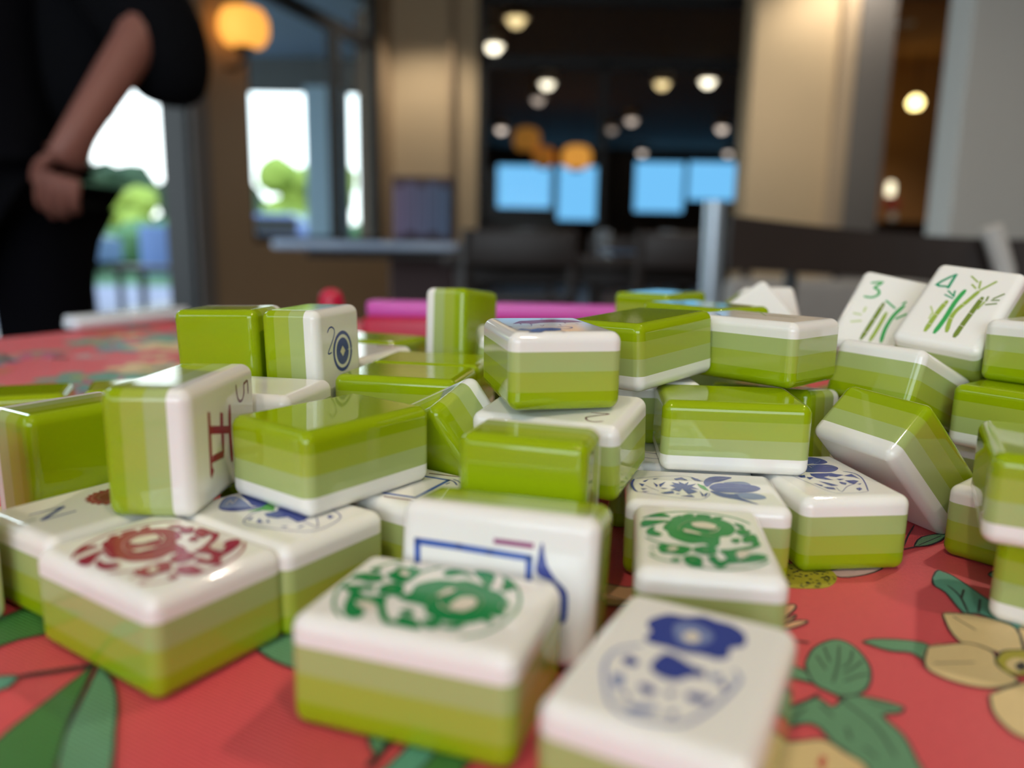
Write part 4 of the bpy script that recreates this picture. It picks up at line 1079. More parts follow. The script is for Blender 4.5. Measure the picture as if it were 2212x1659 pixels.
LABELS = {
    'u17': 'green tile buried under the cream cornered one behind the bamboo-topped tile',
    'V2': 'tile with a cream corner peeking out between the bamboo-topped tile and the 3 tile',
    'A': 'white tile with a red coiled emblem lying flat at the front left',
    'B': 'large blurred white tile with a green coiled emblem, second nearest to the camera',
    'C': 'nearest tile, its blurred blue vase and peony cut off by the bottom edge',
    'D': 'flat white tile with blue vase below the tilted tile, its green front side fully showing',
    'Et': 'white tile with a sideways blue vase and long blue petals behind a green emblem',
    'GD': 'white tile with the smaller green coiled emblem, just behind the blue peony tile',
    'F': 'white tile with a blue letter N and part of a red flower at left',
    'Gt': 'white tile with blue vase and green leaf, partly covered by a green backed tile',
    'H': 'flat white tile with thin blue frame and red dashes beneath the coin mirroring green tile',
    'I': 'white tile on its long side facing the camera with blue frame and purple dash',
    'J': 'green backed tile standing upright behind the blue framed tile, glare spot on its top',
    'Kt': 'white-topped tile marked with a small maroon 2, tilted under the umbrella tile',
    'M': 'uppermost central tile with a red umbrella and blue animal printed on its white top',
    'N': 'green-topped tile with a white bottom layer, touching the right side of the umbrella tile',
    'O': 'white-topped tile with faint green bamboo on top, left of the 3 tile',
    'Pt': 'green-topped tile seen square on, lying across the two flat blue vase tiles',
    'Q': 'green tile standing behind the long green-topped tile, a sliver of white on its right edge',
    'R': 'tilted tile with its white face turned down toward the flat vase tile at right',
    'St': 'leaning green tile with a white upper edge just below the tiles numbered 3 and 4',
    'T3': 'white tile with a green 3 and three bamboo stalks, leaning behind the 4',
    'T4': 'white tile with a green 4 and four bamboo stalks, leaning at upper right',
    'U': 'green-topped tile at the right edge under the white-topped one beside the 4',
    'V': 'white-topped tile cut off by the right edge, directly right of the 4',
    'Wt': 'blurred green-topped tile with reflections at the right edge, stacked on two tiles',
    'X': 'flat tile with a white top corner, half hidden behind the blurred right edge stack',
    'Y': 'lowest blurred tile at the right edge, white layer at the bottom touching the mat',
    'BB': 'green-topped tile lying on the vase tile, its shiny top mirroring the 2 circle tile',
    'AA': 'tile standing on its side with a maroon 5 and red strokes on its face',
    'CC': 'upright tile at far left, dark green back to the camera, behind the letter N',
    'EE': 'green backed tile standing side by side with the 2 circle tile, left of it',
    'FF': 'tile standing upright with a blue 2 and a blue ringed coin on its white face',
    'GG': 'plain white-topped tile lying flat between the 5 tile and the tall 2 circle tile',
    'HH': 'green-topped tile behind the coin mirroring one, golden glint along its front edge',
    'II': 'green tile tilted on its corner with a bright glassy strip, left of the umbrella',
    'H2': 'green-topped tile lying flat at the foot of the lone upright tile',
    'JJ': 'lone blurred tile standing upright at the back centre in front of the pink rack',
    'LL': 'white-topped tile with faint red print, blurred, just right of the 2 circle tile',
    'MM': 'blurred green-topped tile lying behind the faint red printed one, in front of the pink rack',
    'NN': 'rearmost blurred green-topped tile at the back right, left of the silver chair post',
    'OO': 'blurred green-topped tile with a bluish sheen, just behind the bamboo-topped tile',
    'PP': 'left of two blurred pale tilted tiles behind the bluish sheened green tile',
    'QQ': 'blurred pale tile leaning behind its twin, right of the pair at the back right',
    'RR': 'tile wedged under the two upper green and bamboo tiles, only a cream corner showing',
    'SS': 'flat white tile with thin blue lines almost hidden under the long green-topped tile',
    'ZZ': 'flat white tile with two thin dark lines peeking under the right edge green-topped tile',
    'FL': 'blurred white-faced tile standing at the extreme left edge beside the letter N tile',
    'DDa': 'green-topped tile cut off by the left edge, just behind the upright dark green back',
    'DDb': 'green-topped tile behind the upper left corner of the 5 tile',
    'KK': 'blurred tile with a white rounded corner just left of and behind the umbrella tile',
    'u1': 'green tile buried under the left upright green backed tile beside the coin tile',
    'u2': 'green tile buried under the upright 2 circle tile',
    'u3': 'green tile buried under the plain white-topped tile at left',
    'u4': 'green tile buried under the golden glint tile and its neighbour',
    'u5': 'green tile buried under the lone upright tile at the back centre',
    'u6': 'green tile buried under the faint red printed tile',
    'u7': 'green tile at the bottom of the stack under the bluish sheened tile',
    'u8': 'middle tile of the stack under the bluish sheened tile',
    'u9': 'green tile at the bottom of the stack under the rearmost green-topped tile',
    'u10': 'middle tile of the stack under the rearmost green-topped tile',
    'u11': 'green tile on the mat under the blurred tilted pair',
    'u12': 'green tile on the mat under the tile numbered 3',
    'u13': 'green tile on the mat under the wedged cream-cornered tile',
    'u14': 'green tile on the mat under the blurred white-cornered tile',
    'u15': 'green tile on the mat under the leaning tile below the 3 and 4',
}
ART['SS'] = [('l', 'n', .25, (-12, 2, -6, -1, 0, -2)), ('l', 'n', .2, (-13, -3, -8, -5, -2, -6)), ('l', 'n', .2, (-9, 4, -8, -7))]
ART['ZZ'] = [('l', 'K', .3, (-14, -8.2, 14, -8.2)), ('l', 'K', .3, (-14, -9.2, 14, -9.2))]
ART['FL'] = []
for key, (ctr, ua, ca, lg) in POSE.items():
    c = Vector(ca).normalized()
    a = Vector(ua)
    a = (a - c * a.dot(c)).normalized()
    b = c.cross(a)
    if lg == 'b':
        X, Y = a, b
        fn = lambda u, v: (u, v)
    else:
        X, Y = -b, a
        fn = lambda u, v: (-v, u)
    M = Matrix(((X.x, Y.x, c.x), (X.y, Y.y, c.y), (X.z, Y.z, c.z)))
    t = thing('mahjong_tile', LABELS[key], 'mahjong tile', (ctr[0] / 1000, ctr[1] / 1000, MAT_Z + ctr[2] / 1000), 0, 'mahjong tiles heaped on the mat')
    t.rotation_euler = M.to_euler()
    for nm in ('pale_green_layer', 'lime_layer', 'green_back_layer'):
        o = bpy.data.objects.new(nm, ME[nm])
        COL.objects.link(o)
        o.parent = t
    me = ME['white_face_layer']
    if ART.get(key):
        pr = Print()
        pr.add(ART[key], TT / 2 + 0.02, 0.004, fn)
        me = layer_mesh('white_face_layer', 'face', M_FACE, pr)
    o = bpy.data.objects.new('white_face_layer', me)
    COL.objects.link(o)
    o.parent = t

# ------------------------------------------------------------------ printed mat, table, racks
FC = Vector((-0.226, 0.650))
D1 = Vector((0.41, 0.912)).normalized()
D2 = Vector((D1.y, -D1.x))
SIDE = 0.86


def tpt(s, t):
    """s along the far edge from the far left corner, t toward the camera; metres"""
    return FC + D2 * s - D1 * t


def round_square(m, r, n=6):
    out = []
    for cx, cy, a0 in ((SIDE - m - r, m + r, 270), (SIDE - m - r, SIDE - m - r, 0), (m + r, SIDE - m - r, 90), (m + r, m + r, 180)):
        for j in range(n + 1):
            a = R(a0 + 90 * j / n)
            p = tpt(cx + r * math.cos(a), cy + r * math.sin(a))
            out.append((p.x, p.y))
    return out


M_MAT = mat('coral_red_mat_cloth', lin(220, 80, 88), rough=0.5, noise=0.07, nscale=700, bump=0.4, wave=520, spec=0.5, coat=0.15, coatr=0.3)
pr = Print()
pr.add([e for e in ART['CLOTH']], 0.06, 0.0015, ksm=4)
# the rest of the floral print, away from the heap
rnd = random.Random(7)
cnt = 0
inner = lambda x, y: -100 < x < 175 and 60 < y < 300
while cnt < 520:
    s, t = rnd.uniform(0.02, SIDE - 0.02) * (rnd.random() ** .35 if cnt > 150 else 1) * (1 if cnt < 150 else .6), rnd.uniform(0.02, SIDE - 0.02)
    p = tpt(s, t) * 1000
    if inner(p.x, p.y):
        continue
    cnt += 1
    rr = rnd.uniform(12, 30) if cnt < 150 else rnd.uniform(8, 20)
    rim = min(s, t, SIDE - s, SIDE - t) * 1000
    rr = min(rr, rim * 0.9)
    code = rnd.choice('GTEPOACDNHTGPR')
    z = 0.05 + cnt * 0.0004
    if rnd.random() < 0.5:
        n = rnd.choice((5, 6))
        a0 = rnd.uniform(0, 6)
        for k in range(n):
            a = a0 + 2 * math.pi * k / n
            d = Vector((math.cos(a), math.sin(a)))
            e = Vector((-d.y, d.x))
            pts = [p + d * rr * q + e * rr * w for q, w in ((.15, 0), (.5, .28), (.85, .24), (1, 0), (.85, -.24), (.5, -.28))]
            pr.poly(catmull([tuple(q) for q in pts]), z, code)
        pr.poly([tuple(p + Vector((math.cos(i * .6), math.sin(i * .6))) * rr * .22) for i in range(10)], z + .0003, 'B')
    else:
        for k in range(4):
            a = rnd.uniform(0, 6.28)
            d = Vector((math.cos(a), math.sin(a)))
            e = Vector((-d.y, d.x))
            q0 = p + d * rr * .1
            pts = [q0 + d * rr * q + e * rr * w for q, w in ((0, 0), (.4, .2), (.9, 0), (.4, -.2))]
            pr.poly(catmull([tuple(q) for q in pts]), z, code)
            pr.line([tuple(q0), tuple(q0 + d * rr * .9)], .5, z + .0003, 'F')
outline = round_square(0.004, 0.03)
v = [(x, y, 0) for x, y in outline] + [(x, y, -0.003) for x, y in outline]
n = len(outline)
f = [tuple(range(n)), tuple(range(2 * n - 1, n - 1, -1))] + [(k, n + k, n + (k + 1) % n, (k + 1) % n) for k in range(n)]
codes = sorted(set(pr.c))
nb = len(v)
f2 = f + [tuple(nb + i for i in q) for q in pr.f]
me = bpy.data.meshes.new('playing_mat')
me.from_pydata(v + [(x / 1000, y / 1000, z / 1000) for x, y, z in pr.v], [], f2)
me.polygons.foreach_set('material_index', [0] * len(f) + [1 + codes.index(c) for c in pr.c])
me.update()
mat_o = link('playing_mat', me, [M_MAT] + [ink(c, True) for c in codes])
bpy.context.view_layer.update()
mat_o.location = (0, 0, MAT_Z)
if me.polygons[0].normal.z < 0:
    for i in range(len(f)):
        me.polygons[i].flip()
tag(mat_o, 'coral red floral printed playing mat with outlined leaves and cream blossoms under the tiles', 'playing mat')

M_DWOOD = mat('dark_walnut_wood', lin(36, 25, 20), rough=0.45, noise=0.25, nscale=14)
M_BLACK = mat('black_painted_metal', lin(16, 17, 20), rough=0.4, noise=0.1)
ct = thing('card_table', 'square card table hidden beneath the coral floral mat', 'table', (tpt(SIDE / 2, SIDE / 2).x, tpt(SIDE / 2, SIDE / 2).y, 0))
bm = bmesh.new()
o2 = [(x - ct.location.x, y - ct.location.y) for x, y in round_square(0.0, 0.035)]
add_prism(bm, o2, MAT_Z - 0.038, MAT_Z - 0.003)
obj('table_top', bm, M_DWOOD, ct)
for s in (0.06, SIDE - 0.06):
    for t in (0.06, SIDE - 0.06):
        p = tpt(s, t)
        bm = bmesh.new()
        add_box(bm, p.x - ct.location.x, p.y - ct.location.y, (MAT_Z - 0.038) / 2, 0.04, 0.04, MAT_Z - 0.038, 0.004)
        obj('leg', bm, M_BLACK, ct)

# tile racks lying at the far side
def rack(name, label, p0, p1, h, d, m_top, m_side, ztilt=0.0):
    p0, p1 = Vector(p0), Vector(p1)
    L = (p1 - p0).length
    r = thing(name, label, 'tile rack', ((p0.x + p1.x) / 2, (p0.y + p1.y) / 2, MAT_Z), math.atan2((p1 - p0).y, (p1 - p0).x))
    bm = bmesh.new()
    add_box(bm, 0, 0, h * 0.36 + 0.0004, L, d, h * 0.72, 0.0025)
    obj('rack_body', bm, m_side, r, True)
    bm = bmesh.new()
    add_box(bm, 0, d * 0.12, h * 0.86, L * 0.995, d * 0.62, h * 0.28, 0.002)
    obj('rack_ledge', bm, m_top, r, True)
    return r


M_PINK = mat('orchid_pink_plastic', lin(214, 96, 190), rough=0.3, noise=0.03)
M_CRIM = mat('crimson_plastic', lin(190, 26, 62), rough=0.35, noise=0.03)
M_ACRY = mat('frosted_white_acrylic', lin(226, 236, 244), rough=0.08, coat=0.5, noise=0.02)
rack('tile_rack', 'blurred pink and crimson tile rack lying behind the lone upright tile', (-0.079, 0.412), (0.10, 0.400), 0.030, 0.022, M_PINK, M_CRIM)
rack('tile_pusher', 'blurred glossy white bar along the left edge of the mat beside the person', (-0.292, 0.500), (-0.252, 0.588), 0.010, 0.016, M_ACRY, M_ACRY)
d = thing('game_token', 'small blurred red ball peeking over the tall 2 circle tile', 'game piece', (-0.094, 0.395, MAT_Z))
bm = bmesh.new()
add_lathe(bm, [(.0001, 0), (.006, .0), (.0065, .003), (.003, .006), (.0028, .020), (.0045, .0225), (.0062, .027), (.0066, .030), (.0058, .034), (.0035, .0365), (.0001, .0372)], seg=20)
o = obj('stem_and_ball', bm, M_CRIM, d, True)

# ------------------------------------------------------------------ the restaurant
M_FLOOR = mat('wood_plank_floor', lin(92, 74, 60), rough=0.35, noise=0.25, nscale=5)
M_CEIL = mat('ceiling_paint', lin(150, 140, 128), rough=0.8, noise=0.03)
M_TAN = mat('tan_wall_paint', lin(168, 148, 122), rough=0.75, noise=0.04, nscale=3)
M_TAN2 = mat('light_tan_wall_paint', lin(202, 182, 150), rough=0.75, noise=0.04, nscale=3)
M_GREYW = mat('pale_grey_wall_paint', lin(196, 196, 192), rough=0.7, noise=0.03, nscale=3)
M_TRIM = mat('grey_trim_paint', lin(120, 118, 118), rough=0.5, noise=0.04)
M_FRAME = mat('dark_bronze_frame', lin(16, 18, 22), rough=0.6, noise=0.1)
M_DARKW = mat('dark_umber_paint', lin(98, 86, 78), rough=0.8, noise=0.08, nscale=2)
M_WARMW = mat('warm_ochre_paint', lin(188, 136, 82), rough=0.8, noise=0.1, nscale=3)
M_GLASS = mat('window_glass', (0.9, 0.95, 0.96, 1), rough=0.0, trans=1.0)
M_GLASS.node_tree.nodes['Principled BSDF'].inputs['IOR'].default_value = 1.08

bm = bmesh.new(); add_box(bm, 1.5, 8.0, -0.05, 12.0, 23.0, 0.1); struct('floor', bm, M_FLOOR)
bm = bmesh.new(); add_box(bm, 1.75, 1.95, 2.95, 9.2, 9.9, 0.1); struct('ceiling', bm, M_CEIL)
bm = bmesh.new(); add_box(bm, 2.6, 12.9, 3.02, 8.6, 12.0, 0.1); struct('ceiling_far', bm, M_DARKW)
bm = bmesh.new(); add_box(bm, 4.6, 8.0, 2.95, 3.4, 2.3, 0.1); struct('ceiling_side', bm, M_WARMW)

# left wall: a line X = -1.14 + 0.321 (Y - 6.7), with a doorway and a window
def lw(y):
    return -1.14 + 0.321 * (y - 6.7)


WN = Vector((-0.952, 0.306))          # outward normal of the left wall


def seg_prism(bm, ya, yb, z0, z1, th=0.16, out=0.0, mi=0):
    a = Vector((lw(ya), ya)) + WN * out
    b = Vector((lw(yb), yb)) + WN * out
    c, d = b + WN * th, a + WN * th
    add_prism(bm, [tuple(a), tuple(b), tuple(c), tuple(d)], z0, z1, mi)


bm = bmesh.new()
seg_prism(bm, -3.0, 2.45, 0, 2.9)
seg_prism(bm, 2.45, 4.49, 2.35, 2.9)
seg_prism(bm, 4.49, 5.02, 0, 2.9)
seg_prism(bm, 5.02, 6.72, 0, 0.80)
seg_prism(bm, 6.72, 6.95, 0, 2.9)
struct('wall_left', bm, M_TAN)
dr = thing('door_1', None, None, (0, 0, 0)); dr['kind'] = 'structure'
bm = bmesh.new(); seg_prism(bm, 4.455, 4.495, 0, 2.35, 0.17, -0.005); obj('door_frame', bm, M_FRAME, dr)
bm = bmesh.new(); seg_prism(bm, 4.49, 4.62, 0, 2.40, 0.03, -0.03); obj('door_frame', bm, M_TRIM, dr)
bm = bmesh.new(); seg_prism(bm, 2.45, 2.57, 0, 2.35, 0.10, 0.02); obj('door_frame', bm, M_FRAME, dr)
bm = bmesh.new(); seg_prism(bm, 2.45, 4.49, 2.25, 2.35, 0.10, 0.02); obj('door_frame', bm, M_FRAME, dr)
w1 = thing('window_1', None, None); w1['kind'] = 'structure'
for ya, yb, z0, z1, o_ in ((5.02, 5.07, .8, 2.9, 0), (6.05, 6.14, .8, 2.37, 0), (6.64, 6.72, .8, 2.9, 0), (5.02, 6.72, .80, .85, -.02), (5.02, 6.72, 2.36, 2.45, 0)):
    bm = bmesh.new(); seg_prism(bm, ya, yb, z0, z1, 0.07, 0.03 + o_); obj('window_frame', bm, M_FRAME, w1)
for ya, yb, z0, z1 in ((5.07, 6.05, .85, 2.36), (6.14, 6.64, .85, 2.36), (5.07, 6.64, 2.45, 2.9)):
    bm = bmesh.new(); seg_prism(bm, ya, yb, z0, z1, 0.006, 0.07); obj('glass_pane', bm, M_GLASS, w1)

# front and right walls, columns and the partition
bm = bmesh.new(); add_box(bm, -0.70, 7.02, 1.45, 0.82, 0.22, 2.9); struct('wall_centre', bm, M_TAN2)
bm = bmesh.new(); add_box(bm, -0.56, 6.86, 1.45, 0.05, 0.10, 2.9, 0.01); struct('trim_1', bm, M_TAN)
bm = bmesh.new(); add_box(bm, 1.88, 5.55, 1.45, 0.60, 0.25, 2.9); struct('wall_right_of_glass', bm, M_TAN2)
bm = bmesh.new(); add_box(bm, 2.18, 5.38, 1.45, 0.10, 0.10, 2.9, 0.01); struct('trim_2', bm, mat('beige_trim_paint', lin(186, 168, 144), rough=0.5))
bm = bmesh.new(); add_box(bm, 2.34, 5.45, 1.45, 0.22, 0.3, 2.9); struct('column_1', bm, M_TRIM)
bm = bmesh.new(); add_box(bm, 2.5, 2.74, 1.45, 2.04, 0.15, 2.9, 0.006); struct('wall_partition', bm, M_GREYW)
bm = bmesh.new(); add_box(bm, 6.3, 4.0, 1.45, 0.1, 14.0, 2.9); struct('wall_right', bm, M_WARMW)
bm = bmesh.new(); add_box(bm, 4.6, 9.2, 1.45, 3.4, 0.1, 2.9); struct('wall_behind_opening', bm, M_WARMW)
bm = bmesh.new()
add_box(bm, -2.9, -3.05, 1.45, 1.9, 0.1, 2.9); add_box(bm, 3.6, -3.05, 1.45, 5.4, 0.1, 2.9)
add_box(bm, -0.55, -3.05, 0.4, 2.9, 0.1, 0.8); add_box(bm, -0.55, -3.05, 2.68, 2.9, 0.1, 0.44)
struct('wall_back', bm, M_TAN)

# glazed partition with the dim dining hall beyond
gp = thing('window_2', None, None); gp['kind'] = 'structure'
for cx, cz, sx, sz in ((0.85, 2.86, 2.36, .10), (0.85, 2.35, 2.36, .11), (0.85, .05, 2.36, .10), (-.30, 1.45, .07, 2.9), (.75, 1.2, .07, 2.3), (2.0, 1.45, .07, 2.9)):
    bm = bmesh.new(); add_box(bm, cx, 6.92, cz, sx, .07, sz, .004); obj('mullion', bm, M_FRAME, gp)
for x0, x1, z0, z1 in ((-.265, .715, .10, 2.295), (.785, 1.965, .10, 2.295), (-.265, 1.965, 2.405, 2.81)):
    bm = bmesh.new(); add_box(bm, (x0 + x1) / 2, 6.93, (z0 + z1) / 2, x1 - x0, .008, z1 - z0); obj('glass_pane', bm, M_GLASS, gp)
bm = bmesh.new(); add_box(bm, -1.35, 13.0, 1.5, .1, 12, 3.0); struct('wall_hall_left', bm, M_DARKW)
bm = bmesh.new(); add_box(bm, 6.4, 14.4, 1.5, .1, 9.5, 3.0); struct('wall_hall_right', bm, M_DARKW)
# end wall of the hall with four window openings
WX = [(-.41, .82), (.98, 1.90), (2.74, 3.86), (3.95, 5.2)]
WZ = [(1.66, 2.60), (1.40, 2.60), (1.62, 2.72), (1.90, 2.74)]
bm = bmesh.new()
x = -1.4
for (a, b), (z0, z1) in zip(WX, WZ):
    add_box(bm, (x + a) / 2, 18.1, 1.5, a - x, .16, 3.0)
    add_box(bm, (a + b) / 2, 18.1, z0 / 2, b - a, .16, z0)
    add_box(bm, (a + b) / 2, 18.1, (z1 + 3.0) / 2, b - a, .16, 3.0 - z1)
    x = b
add_box(bm, (x + 6.5) / 2, 18.1, 1.5, 6.5 - x, .16, 3.0)
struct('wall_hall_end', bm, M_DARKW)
for i, ((a, b), (z0, z1)) in enumerate(zip(WX, WZ)):
    bm = bmesh.new(); add_box(bm, (a + b) / 2, 18.1, (z0 + z1) / 2, b - a, .02, z1 - z0)
    struct('window_%d' % (3 + i), bm, mat('evening_lit_pane', lin(70, 130, 190), rough=.2, emit=lin(120, 196, 248), estr=1.15, noise=.1, nscale=1.2))  # pane emits a blue glow in place of the sky outside

M_LAMP = mat('lamp_glass_warm', lin(255, 240, 210), rough=.4, emit=(1.0, .80, .52, 1), estr=60)
M_FIT = mat('downlight_ring_white', lin(225, 222, 215), rough=.4)
HL = [(-.02, 7.45, 1.6, 'warm'), (-.25, 8.43, 4.0, 'bright'), (.38, 10.24, 3.2, 'bright'), (.30, 11.34, .7, 'dim'), (1.82, 10.12, 1.9, 'warm'), (2.35, 9.94, 4.2, 'bright'),
      (-.27, 14.24, 1.9, 'dim'), (1.87, 12.99, 1.1, 'dim'), (1.68, 14.02, .45, 'dim'), (3.53, 13.7, 1.8, 'dim'), (2.75, 17.3, 1.7, 'dim'), (4.59, 17.16, 1.5, 'dim')]
WHERE = ['topmost of the warm discs beyond the dark glass', 'brightest upper disc at the top left of the dark glass', 'bright disc left of the middle mullion',
         'faint disc just under the bright one left of the mullion', 'amber disc right of the middle mullion', 'bright disc at the upper right of the dark glass',
         'dim disc at the left side of the dark glass', 'middling disc just right of the mullion', 'faintest ring touching the mullion', 'dim disc at the right side of the dark glass',
         'low dim disc right of the mullion above the blue windows', 'lowest right dim disc above the rightmost blue window']
LCOL = {'warm': (1.0, .74, .36, 1), 'bright': (1.0, .87, .66, 1), 'dim': (1.0, .80, .68, 1)}
for i, (x, y, s, c) in enumerate(HL):
    t = thing('ceiling_lamp', 'recessed ceiling lamp, ' + WHERE[i], 'ceiling lamp', (x, y, 2.84), 0, 'ceiling lamps in the hall beyond the glass')
    bm = bmesh.new(); add_lathe(bm, [(.09, .13), (.12, .13), (.12, .0), (.095, -.004), (.09, .02)], seg=20); obj('housing', bm, M_FIT, t, True)
    bm = bmesh.new(); add_lathe(bm, [(.0005, -.075), (.045, -.066), (.075, -.03), (.085, .01), (.07, .03)], seg=16)
    obj('bulb', bm, mat('lamp_glass_%s_%d' % (c, i), lin(255, 235, 200), rough=.4, emit=LCOL[c], estr=s), t, True)

for x_, y_ in ((.38, 10.24), (2.35, 9.94), (-.02, 7.45), (1.87, 12.99)):
    lamp('hall_downlight', 'SPOT', (x_, y_, 2.76), 70, (1.0, .82, .62), spot_size=R(140), spot_blend=.6, shadow_soft_size=.03)

# downlights over the table
for i, (x, y) in enumerate(DOWNLIGHTS):
    t = thing('ceiling_lamp', 'recessed downlight in the ceiling of the front room', 'ceiling lamp', (x, y, 2.9), 0, 'downlights of the front room')
    bm = bmesh.new(); add_lathe(bm, [(.05, .03), (.085, .03), (.085, -.006), (.062, -.010), (.05, .01)], seg=20); obj('housing', bm, M_FIT, t, True)

# hanging lanterns seen through the glass, and the lantern on the left wall
def lantern(loc, r, h, label, s, group=None, wall=False):
    t = thing('paper_lantern', label, 'lantern', loc, 0, group)
    bm = bmesh.new()
    add_lathe(bm, [(r * .45, -h / 2), (r * .8, -h * .42), (r, -h * .2), (r * 1.03, 0), (r, h * .2), (r * .8, h * .42), (r * .45, h / 2)], seg=28)
    obj('lamp_shade', bm, mat('amber_paper_glow', lin(240, 160, 70), rough=.7, emit=(1.0, .42, .07, 1), estr=s, noise=.1, nscale=9), t, True)
    bm = bmesh.new()
    add_lathe(bm, [(.001, -h * .62), (r * .3, -h * .6), (r * .42, -h * .5), (r * .4, -h * .48)], seg=16)
    obj('lower_cap', bm, M_DWOOD, t, True)
    bm = bmesh.new()
    if wall:
        add_tube(bm, [(0, 0, -h * .5), (0, 0, -h * .8), (-.05, .016, -h * 1.0), (-.125, .04, -h * 1.0)], .014)
    else:
        add_tube(bm, [(0, 0, h * .5), (0, 0, 2.97 - loc[2])], .006)
    obj('bracket', bm, M_DWOOD, t, True)


lantern((-1.60, 4.74, 2.03), .14, .22, 'glowing amber lantern on the tan wall left of the side window', 1.35, wall=True)
lantern((.16, 12.0, 2.38), .20, .34, 'dim amber lantern beyond the glass, upper left of three', .22, 'lanterns in the hall beyond the glass')
lantern((.92, 12.0, 2.13), .22, .34, 'brightest amber lantern beyond the glass, over the second blue window', .75, 'lanterns in the hall beyond the glass')
lantern((.43, 12.2, 2.15), .17, .30, 'dim amber lantern beyond the glass, between the other two', .16, 'lanterns in the hall beyond the glass')

# small things in the warm opening at the right
t = thing('pendant_lamp', 'blurred yellow glowing lamp in the warm opening beside the pale partition', 'pendant lamp', (4.22, 8.5, 2.36))
bm = bmesh.new(); add_lathe(bm, [(.001, -.06), (.05, -.05), (.075, 0), (.05, .05), (.02, .07)], seg=20); obj('lamp_shade', bm, mat('yellow_glass_glow', lin(255, 230, 140), emit=(1, .78, .30, 1), estr=7), t, True)
bm = bmesh.new(); add_tube(bm, [(0, 0, .07), (0, 0, .545)], .006); obj('cord', bm, M_BLACK, t)
t = thing('candle_lamp', 'small pale glowing lamp low in the warm opening at the right', 'lamp', (4.05, 8.5, 1.40))
bm = bmesh.new(); add_lathe(bm, [(.04, 0), (.045, .06), (.04, .13), (.015, .15)], seg=16); obj('lamp_shade', bm, mat('pale_glass_glow', lin(230, 225, 200), emit=(.9, .8, .55, 1), estr=2.0), t, True)
bm = bmesh.new(); add_lathe(bm, [(.05, -.02), (.05, 0)], seg=16); obj('base', bm, M_BLACK, t)
t = thing('sideboard', 'dark sideboard under the small pale lamp in the warm opening', 'sideboard', (4.1, 8.6, 0))
bm = bmesh.new(); add_box(bm, 0, 0, .55, 1.1, .4, 1.1, .01); obj('cabinet_body', bm, M_DWOOD, t)
bm = bmesh.new(); add_box(bm, 0, 0, 1.115, 1.14, .44, .03, .005); obj('top', bm, M_DWOOD, t)
for sx in (-.27, .27):
    bm = bmesh.new(); add_box(bm, sx, -.21, .55, .5, .02, .95, .005); dd = obj('door', bm, M_DWOOD, t)
    bm = bmesh.new(); add_box(bm, sx * .2, -.228, .6, .015, .02, .12, .003); obj('handle', bm, M_FIT, dd)
t = thing('flower_vase', 'small reddish bouquet blurred below the pale lamp in the warm opening', 'vase', (4.08, 8.45, 1.13))
bm = bmesh.new(); add_lathe(bm, [(.03, 0), (.045, .04), (.03, .08), (.025, .1)], seg=16); obj('vase_body', bm, M_FIT, t, True)
bm = bmesh.new()
rnd = random.Random(3)
for i in range(9):
    r_ = bmesh.ops.create_icosphere(bm, subdivisions=1, radius=.035)
    bmesh.ops.translate(bm, vec=(rnd.uniform(-.07, .07), rnd.uniform(-.05, .05), .14 + rnd.uniform(0, .07)), verts=r_['verts'])
obj('blossoms', bm, mat('dusty_red_petals', lin(190, 70, 70), rough=.8), t, True)

# ------------------------------------------------------------------ furniture of the front room
def dark_chair(x, y, rz, label, group):
    t = thing('dining_chair', label, 'chair', (x, y, 0), rz, group)
    bm = bmesh.new(); add_box(bm, 0, 0, .45, .42, .42, .04, .015); obj('seat', bm, M_DWOOD, t, True)
    for sx in (-.18, .18):
        bm = bmesh.new(); add_tube(bm, [(sx, -.18, .43), (sx, -.185, 0)], [.018, .014]); obj('leg', bm, M_DWOOD, t, True)
        bm = bmesh.new(); add_tube(bm, [(sx, .18, 0), (sx, .18, .45), (sx, .22, .86)], [.014, .018, .016]); obj('leg', bm, M_DWOOD, t, True)
    bm = bmesh.new(); add_box(bm, 0, .215, .80, .38, .022, .12, .008); obj('backrest', bm, M_DWOOD, t, True)
    bm = bmesh.new(); add_box(bm, 0, .20, .62, .36, .02, .05, .006); obj('back_rail', bm, M_DWOOD, t, True)
    return t


t = thing('dining_table', 'dark brown dining table in front of the dark glass', 'table', (.30, 3.35, 0))
bm = bmesh.new(); add_box(bm, 0, 0, .745, 1.15, .75, .045, .008); obj('table_top', bm, M_DWOOD, t, True)
for sx in (-.5, .5):
    for sy in (-.3, .3):
        bm = bmesh.new(); add_box(bm, sx, sy, .36, .06, .06, .72, .006); obj('leg', bm, M_DWOOD, t, True)
bm = bmesh.new(); add_box(bm, 0, 0, .69, 1.0, .6, .06, .004); obj('apron', bm, M_DWOOD, t)
CG = 'dark chairs around the dark dining table'
dark_chair(.02, 2.80, math.pi, 'dark wooden chair at the near left side of the dark dining table', CG)
dark_chair(.60, 2.80, math.pi, 'dark wooden chair at the near right side of the dark dining table', CG)
dark_chair(.02, 3.95, 0, 'dark wooden chair at the far left side of the dark dining table', CG)
dark_chair(.60, 3.95, 0, 'dark wooden chair at the far right side of the dark dining table', CG)
dark_chair(1.25, 3.3, -math.pi / 2, 'dark wooden chair at the right end of the dark dining table', CG)
M_GLASSW = mat('drinking_glass', (.9, .95, 1, 1), rough=.02, trans=.9)
for i, (x, y) in enumerate([(.05, 3.2), (.38, 3.3), (.62, 3.15)]):
    t = thing('drinking_glass', ['left', 'middle', 'right'][i] + ' water glass standing on the dark dining table', 'glass', (x, y, .7675), 0, 'glasses on the dark dining table')
    bm = bmesh.new(); add_lathe(bm, [(.028, 0), (.034, .11), (.031, .11), (.025, .008)], seg=20); obj('glass_body', bm, M_GLASSW, t, True)
